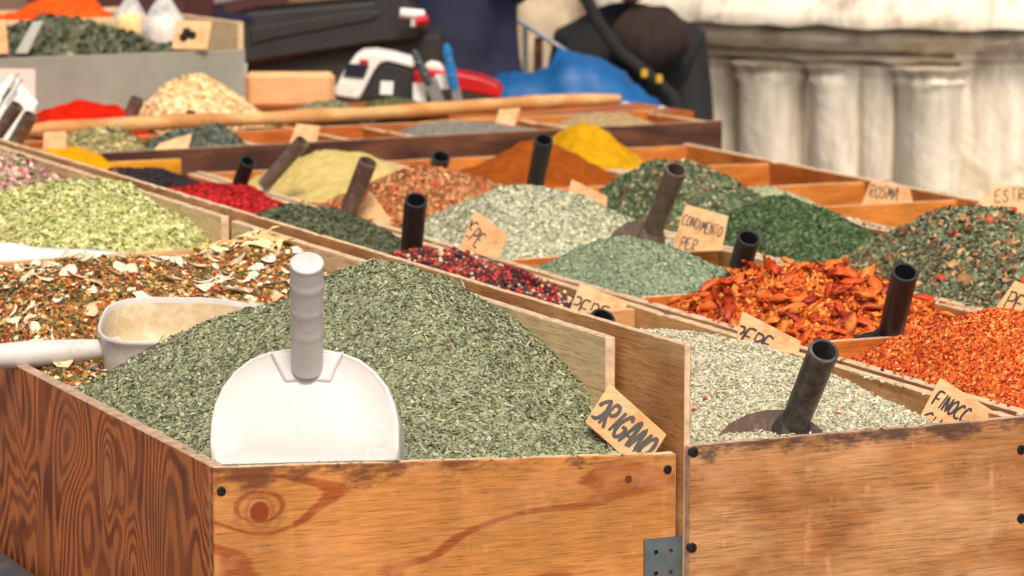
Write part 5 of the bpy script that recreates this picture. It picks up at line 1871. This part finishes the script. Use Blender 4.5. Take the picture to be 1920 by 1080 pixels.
pier = thing('stone_pier', 'weathered pale stone pier with half-round shafts behind the stall', 'pier', tuple(pc))


def zv(vv):
    return CAM_H - (PY - .55) * (vv + 370) / FPX


mb = MB()
mb.lathe(pc, (0, 0, 1), [(0, 0), (0, PR + .10), (.18, PR + .10), (.24, PR + .02), (.26, PR - .02), (zv(118) - GROUND, PR - .02), (zv(100) - GROUND, PR - .02)], 72)
part('drum', mb, M['stone'], pier, 50)
for (z0, prof, nm) in ((0, [(112, -.02), (104, .05), (96, .055), (90, .03), (84, .05), (76, .095), (60, .115), (48, .105), (44, .07), (40, .07)], 'moulding'), (1, [(39, .06), (36, .15), (20, .155), (8, .15), (-20, .13), (-60, .10), (-64, -.3)], 'cornice')):
    mb = MB()
    pr = [(zv(prof[0][0]) - GROUND, 0.0)] + [(zv(vv) - GROUND, PR + dr) for vv, dr in prof] + [(zv(prof[-1][0]) - GROUND, 0.0)]
    mb.lathe(pc, (0, 0, 1), pr, 96)
    # chipped edges
    rr = np.random.default_rng(77 + z0)
    mb.v = [tuple(np.array(q) + rr.normal(0, .0035, 3)) for q in mb.v]
    part(nm, mb, M['stone'], pier, 55)
for (u, rp_) in ((1265, 40), (1348, 60), (1455, 64), (1572, 52), (1642, 36), (1742, 68)):
    x = (u - 1850) / sc9
    x = max(-PR * .985, min(PR * .985, x))
    an = math.asin(x / PR)
    r_ = rp_ / sc9
    q = pc + Vector((PR * math.sin(an), -PR * math.cos(an), .20))
    mb = MB()
    ztop = zv(112) - GROUND - .20
    mb.lathe(q, (0, 0, 1), [(0, r_ * 1.35), (.05, r_ * 1.35), (.07, r_ * 1.1), (.09, r_), (ztop - .05, r_ * .98), (ztop - .035, r_ * 1.1), (ztop - .02, r_ * 1.02), (ztop, r_ * 1.3), (ztop + .01, 0)], 28)
    rr = np.random.default_rng(int(u))
    mb.v = [tuple(np.array(w_) + np.array([1, 1, 0]) * rr.normal(0, .002, 3)) for w_ in mb.v]
    part('shaft', mb, M['stone'], pier, 60, origin=tuple(q))

# plain weathered block at the right of the pier
bx0 = (1800 - 960) / (FPX / 8.25)
mb = MB()
for (v0, v1, gx, gy) in ((-70, 34, .06, .06), (38, 84, .035, .035), (88, 110, .015, .015), (110, 760, 0, 0)):
    z1_, z0_ = CAM_H - 8.25 * (v0 + 370) / FPX, max(GROUND, CAM_H - 8.25 * (v1 + 370) / FPX)
    mb.box((bx0 + .5 - gx / 2, 8.55, (z0_ + z1_) / 2), (1.0 + gx, .60 + gy * 2, z1_ - z0_))
part('block', mb, M['stone'], pier, None, .012, seg=2)

# wall far behind
M['far_wall'] = plain('brownish plaster wall', lin(116, 92, 74), .9, .3, 1.5, .3, bdist=.02)
fw = thing('building_wall', 'brownish plastered building wall far behind the stall', 'wall', (0, 15, GROUND))
part('wall', MB().box((0, 15.2, GROUND + 2.5), (24, .4, 5)), M['far_wall'], fw)
part('plinth', MB().box((0, 14.96, GROUND + .25), (24, .10, .5)), M['stone'], fw)
for x in (-4.5, -1.5, 1.6, 4.6):
    d = part('doorway', MB().box((x, 14.985, GROUND + 1.55), (1.1, .06, 2.1)), M['maroon'], fw, None, .01)

# maroon crate at the top behind the scale
o = boxpx('crate', 345, 402, -70, 60, 7.5, .25, 'maroon', None, .006)
tag(o, 'dark maroon crate behind the knotted bags at the top', 'crate')


# ------------------------------------------------------------------ people
def skin_body(name, joints, edges, root, mat, parent, sub=2):
    me = bpy.data.meshes.new(name)
    names = list(joints)
    me.from_pydata([joints[k][0] for k in names], [(names.index(a), names.index(b)) for a, b in edges], [])
    o = link(name, me, mat, parent, tuple(parent['_at']))
    # vertices were given relative to the person's base
    bm = bmesh.new(); bm.from_mesh(me)
    lay = bm.verts.layers.skin.verify()
    bm.verts.ensure_lookup_table()
    for i, k in enumerate(names):
        r = joints[k][1]
        bm.verts[i][lay].radius = r if hasattr(r, '__len__') else (r, r)
        bm.verts[i][lay].use_root = (k == root)
    bm.to_mesh(me); bm.free()
    s_ = o.modifiers.new('skin', 'SKIN'); s_.use_smooth_shade = True
    u_ = o.modifiers.new('sub', 'SUBSURF'); u_.levels = sub; u_.render_levels = sub
    return o


def head(parent, c, r, skin_m, hair_m, yaw=0, nod=0):
    rot = Matrix.Rotation(R(yaw), 3, 'Z') @ Matrix.Rotation(R(nod), 3, 'X')
    bm = bmesh.new()
    bmesh.ops.create_uvsphere(bm, u_segments=28, v_segments=20, radius=1)
    for v_ in bm.verts:
        x, y, z = v_.co
        jaw = max(0, -z - .1)
        x *= .74 - .22 * jaw
        y = y * .92 - .10 * jaw
        z *= 1.12
        if y < -.4 and abs(x) < .16 and -.35 < z < .15:
            y -= .24 * (1 - abs(x) / .16) * (1 - abs(z + .12) / .28 if abs(z + .12) < .28 else 0)
        for ex in (-.28, .28):
            d = math.hypot(x - ex, z - .12)
            if y < 0 and d < .17:
                y += .08 * (1 - d / .17)
        if y < 0 and abs(z + .52) < .08 and abs(x) < .24:
            y -= .05 * math.copysign(1, z + .52) * (1 - abs(x) / .24)
        v_.co = rot @ (Vector((x, y, z)) * r) + Vector(c)
    me = bpy.data.meshes.new('head')
    bm.to_mesh(me); bm.free()
    link('head', me, skin_m, parent, tuple(parent['_at']), None, 180)
    mb = MB()
    mb.tube([rot @ (Vector((x, -.80 + .5 * x * x, -.54 - .02 * math.cos(x * 8))) * r) + Vector(c) + Vector(parent['_at']) for x in np.linspace(-.24, .24, 7)], [.002, .005, .0065, .006, .0065, .005, .002], 8, True, 0, .7)
    part('lips', mb, M['lips'], parent, 60)
    for sx in (-1, 1):
        mb = MB()
        mb.tube([rot @ (Vector((sx * (.72 + .06 * math.sin(t * 3)), .05 + .05 * t, .18 - .34 * t)) * r) + Vector(c) + Vector(parent['_at']) for t in np.linspace(0, 1, 5)], [.006, .012, .012, .010, .005], 8, True, 0, 1.4)
        part('ear', mb, skin_m, parent, 60)
        mb = MB()
        mb.tube([rot @ (Vector((sx * x, -.84 + .28 * x * x, .30 - .3 * (x - .28) ** 2)) * r) + Vector(c) + Vector(parent['_at']) for x in np.linspace(.13, .44, 5)], [.002, .004, .004, .0035, .0015], 6)
        part('eyebrow', mb, hair_m, parent, 60)
    for ex in (-.28, .28):
        q = rot @ (Vector((ex, -.74, .12)) * r) + Vector(c)
        bm = bmesh.new(); bmesh.ops.create_uvsphere(bm, u_segments=12, v_segments=8, radius=r * .085, matrix=Matrix.Translation(q))
        me = bpy.data.meshes.new('eye'); bm.to_mesh(me); bm.free()
        link('eye', me, M['ink'], parent, tuple(parent['_at']), None, 180)
    bm = bmesh.new()
    bmesh.ops.create_uvsphere(bm, u_segments=24, v_segments=16, radius=1.07)
    kill = []
    for v_ in bm.verts:
        x, y, z = v_.co
        if z < -.45 or (y < -.30 and z < .52):
            kill.append(v_)
        w_ = 1.05 + .05 * math.sin(x * 9) * math.sin(z * 7)
        v_.co = rot @ (Vector((x * .80 * w_, y * .98 * w_ + .03, z * 1.16 * w_)) * r) + Vector(c)
    bmesh.ops.delete(bm, geom=kill, context='VERTS')
    me = bpy.data.meshes.new('hair'); bm.to_mesh(me); bm.free()
    h_ = link('hair', me, hair_m, parent, tuple(parent['_at']), None, 180)
    sd_ = h_.modifiers.new('thickness', 'SOLIDIFY'); sd_.thickness = .008


def hand(parent, c, direction, side, skin_m):
    """palm with five curled fingers hanging from the wrist at c"""
    d = Vector(direction).normalized()
    s_ = d.cross(Vector((0, 1, 0))).normalized() * side
    f = s_.cross(d).normalized()
    j = {'w': (Vector(c), .024), 'p': (Vector(c) + d * .05, (.020, .034)), 'k': (Vector(c) + d * .085, (.014, .036))}
    e = [('w', 'p'), ('p', 'k')]
    for i, (o_, l_) in enumerate(((-.027, .062), (-.009, .074), (.009, .070), (.026, .056))):
        b0 = Vector(c) + d * .085 + s_ * o_
        j['f%d0' % i] = (b0, .0095)
        j['f%d1' % i] = (b0 + d * l_ * .5 + f * .006, .009)
        j['f%d2' % i] = (b0 + d * l_ * .85 + f * .024, .0075)
        e += [('k', 'f%d0' % i), ('f%d0' % i, 'f%d1' % i), ('f%d1' % i, 'f%d2' % i)]
    b0 = Vector(c) + d * .035 + s_ * -.03
    j['t0'] = (b0, .012); j['t1'] = (b0 + d * .03 - s_ * .014 + f * .01, .010); j['t2'] = (b0 + d * .055 - s_ * .012 + f * .02, .008)
    e += [('p', 't0'), ('t0', 't1'), ('t1', 't2')]
    return skin_body('hand', j, e, 'w', skin_m, parent, 1)


M['navy'] = plain('dark navy cloth', lin(40, 42, 66), .85, .25, 14, .4, bdist=.004)
M['black_coat'] = plain('black coat cloth', lin(27, 26, 26), .8, .3, 14, .4, bdist=.004)
M['scarf'] = plain('brown knitted scarf', lin(44, 33, 27), .95, .2, 30, .4, bdist=.004)
M['skin'] = plain('skin', lin(190, 136, 108), .55, .06, 20, .05)
M['lips'] = plain('lips', lin(160, 96, 86), .5, .05, 20, 0)
M['hair'] = plain('dark hair', lin(40, 30, 24), .6, .3, 60, .4)
M['shoe'] = plain('black leather', lin(28, 26, 26), .4, .2, 30, .1)

# person standing at the scale, seen between hip and chest
p1 = thing('person', 'person in dark navy clothes standing behind the weighing scale', 'person', (-.105, 7.65, GROUND))
J = {'pelvis': ((0, 0, .93), (.125, .11)), 'waist': ((0, .0, 1.08), (.115, .10)), 'chest': ((0, .0, 1.30), (.145, .115)), 'neckb': ((0, .01, 1.46), (.085, .07)), 'neck': ((0, 0, 1.53), .055)}
E_ = [('pelvis', 'waist'), ('waist', 'chest'), ('chest', 'neckb'), ('neckb', 'neck')]
for s_, n_ in ((-1, 'l'), (1, 'r')):
    J[n_ + 'hip'] = ((.075 * s_, 0, .88), .085); J[n_ + 'knee'] = ((.085 * s_, -.02, .48), .06); J[n_ + 'ank'] = ((.09 * s_, .02, .09), .045)
    J[n_ + 'sh'] = ((.125 * s_, .0, 1.42), .055); J[n_ + 'el'] = ((.125 * s_ - .02, .04, 1.16), .046)
    E_ += [('pelvis', n_ + 'hip'), (n_ + 'hip', n_ + 'knee'), (n_ + 'knee', n_ + 'ank'), ('neckb', n_ + 'sh'), (n_ + 'sh', n_ + 'el'), (n_ + 'el', n_ + 'wr')]
J['lwr'] = ((-.17, -.20, 1.10), .036)
J['rwr'] = ((.085, -.16, 1.235), .034)
skin_body('body', J, E_, 'pelvis', M['navy'], p1)
hand(p1, (-.16, -.225, 1.10), (.35, -.9, -.2), -1, M['skin'])
hand(p1, (.085, -.19, 1.24), (-.2, -.9, .25), 1, M['skin'])
head(p1, (0, -.02, 1.66), .115, M['skin'], M['hair'], 10)
for s_ in (-1, 1):
    part('shoe', MB().tube([Vector(p1['_at']) + Vector((.09 * s_, .06, .04)), Vector(p1['_at']) + Vector((.09 * s_, -.05, .045)), Vector(p1['_at']) + Vector((.095 * s_, -.17, .03))], [.042, .047, .032], 12, True, 0, .8), M['shoe'], p1, 60)

# person seated behind the tarpaulin, head bent out of the frame
p2x = at_y(1192, 0, 7.9).x
p2 = thing('person', 'person in a black coat and brown scarf seated by the stone pier', 'person', (p2x, 8.05, GROUND))
J = {'pelvis': ((0.0, .05, .50), (.14, .14)), 'waist': ((.0, .03, .70), (.125, .12)), 'chest': ((0, -.03, .92), (.135, .12)), 'neckb': ((0, -.06, 1.07), (.11, .085)), 'neck': ((0, -.09, 1.13), .055)}
E_ = [('pelvis', 'waist'), ('waist', 'chest'), ('chest', 'neckb'), ('neckb', 'neck')]
for s_, n_ in ((-1, 'l'), (1, 'r')):
    J[n_ + 'hip'] = ((.10 * s_ + .03, -.03, .49), .10); J[n_ + 'knee'] = ((.11 * s_, -.42, .50), .07); J[n_ + 'ank'] = ((.15 * s_, -.40, .09), .05)
    J[n_ + 'sh'] = ((.125 * s_ - .01, -.04, 1.03), .065); J[n_ + 'el'] = ((.155 * s_ - .02, -.12, .76), .055); J[n_ + 'wr'] = ((.12 * s_, -.33, .63), .04)
    E_ += [('pelvis', n_ + 'hip'), (n_ + 'hip', n_ + 'knee'), (n_ + 'knee', n_ + 'ank'), ('neckb', n_ + 'sh'), (n_ + 'sh', n_ + 'el'), (n_ + 'el', n_ + 'wr')]
skin_body('body', J, E_, 'pelvis', M['black_coat'], p2)
for s_ in (-1, 1):
    hand(p2, (.115 * s_, -.355, .625), (-.3 * s_, -.8, -.25), s_, M['skin'])
    part('shoe', MB().tube([Vector(p2['_at']) + Vector((.15 * s_, -.35, .04)), Vector(p2['_at']) + Vector((.15 * s_, -.46, .045)), Vector(p2['_at']) + Vector((.155 * s_, -.58, .03))], [.042, .047, .032], 12, True, 0, .8), M['shoe'], p2, 60)
head(p2, (-.01, -.16, 1.265), .115, M['skin'], M['hair'], 8, 14)
# scarf: hanging pleats under the chin
mb = MB()
base = Vector(p2['_at'])
for k in range(11):
    g_ = (k - 5) / 5
    fold = [base + Vector((.03 + g_ * (.030 + .045 * math.sin(f * 2.2)), -.185 - .045 * math.sin(f * 2.6) * (1 - g_ * g_ * .8) + .003 * (k % 2), 1.125 - (.145 - .035 * abs(g_)) * f)) for f in np.linspace(0, 1, 9)]
    mb.tube(fold, [.012, .017, .020, .022, .022, .021, .019, .014, .005], 10, True, 0, .8)
sc_ = part('scarf', mb, M['scarf'], p2, 60)
mb = MB()
strap = [at_y(u, v, 7.74) for (u, v) in ((1096, -10), (1120, 40), (1160, 96), (1215, 140), (1262, 180), (1275, 230))]
mb.tube(strap, .014, 10, True, 0, .4)
st_ = part('strap', mb, M['black_coat'], p2, 60)
M['yellow_tag'] = plain('yellow trim', lin(206, 160, 40), .6, .1, 30, 0)
for (u, v) in ((1208, 138), (1236, 148)):
    part('trim_tag', MB().box(at_y(u, v, 7.715), (.014, .004, .018)), M['yellow_tag'], p2, None, .002)
stool = thing('stool', 'low wooden stool under the seated person', 'stool', (p2x + .03, 8.10, GROUND))
part('seat', MB().lathe((p2x + .03, 8.10, GROUND + .30), (0, 0, 1), [(0, 0), (0, .16), (.03, .165), (.04, .15), (.04, 0)], 28), M['wood_brown'], stool, 50)
for q in range(4):
    an = q * math.pi / 2 + .6
    part('leg', MB().tube([(p2x + .03 + .11 * math.cos(an), 8.10 + .11 * math.sin(an), GROUND + .30), (p2x + .03 + .14 * math.cos(an), 8.10 + .14 * math.sin(an), GROUND)], .016, 10), M['wood_brown'], stool, 60)

for o in bpy.data.objects:
    if '_at' in o:
        del o['_at']
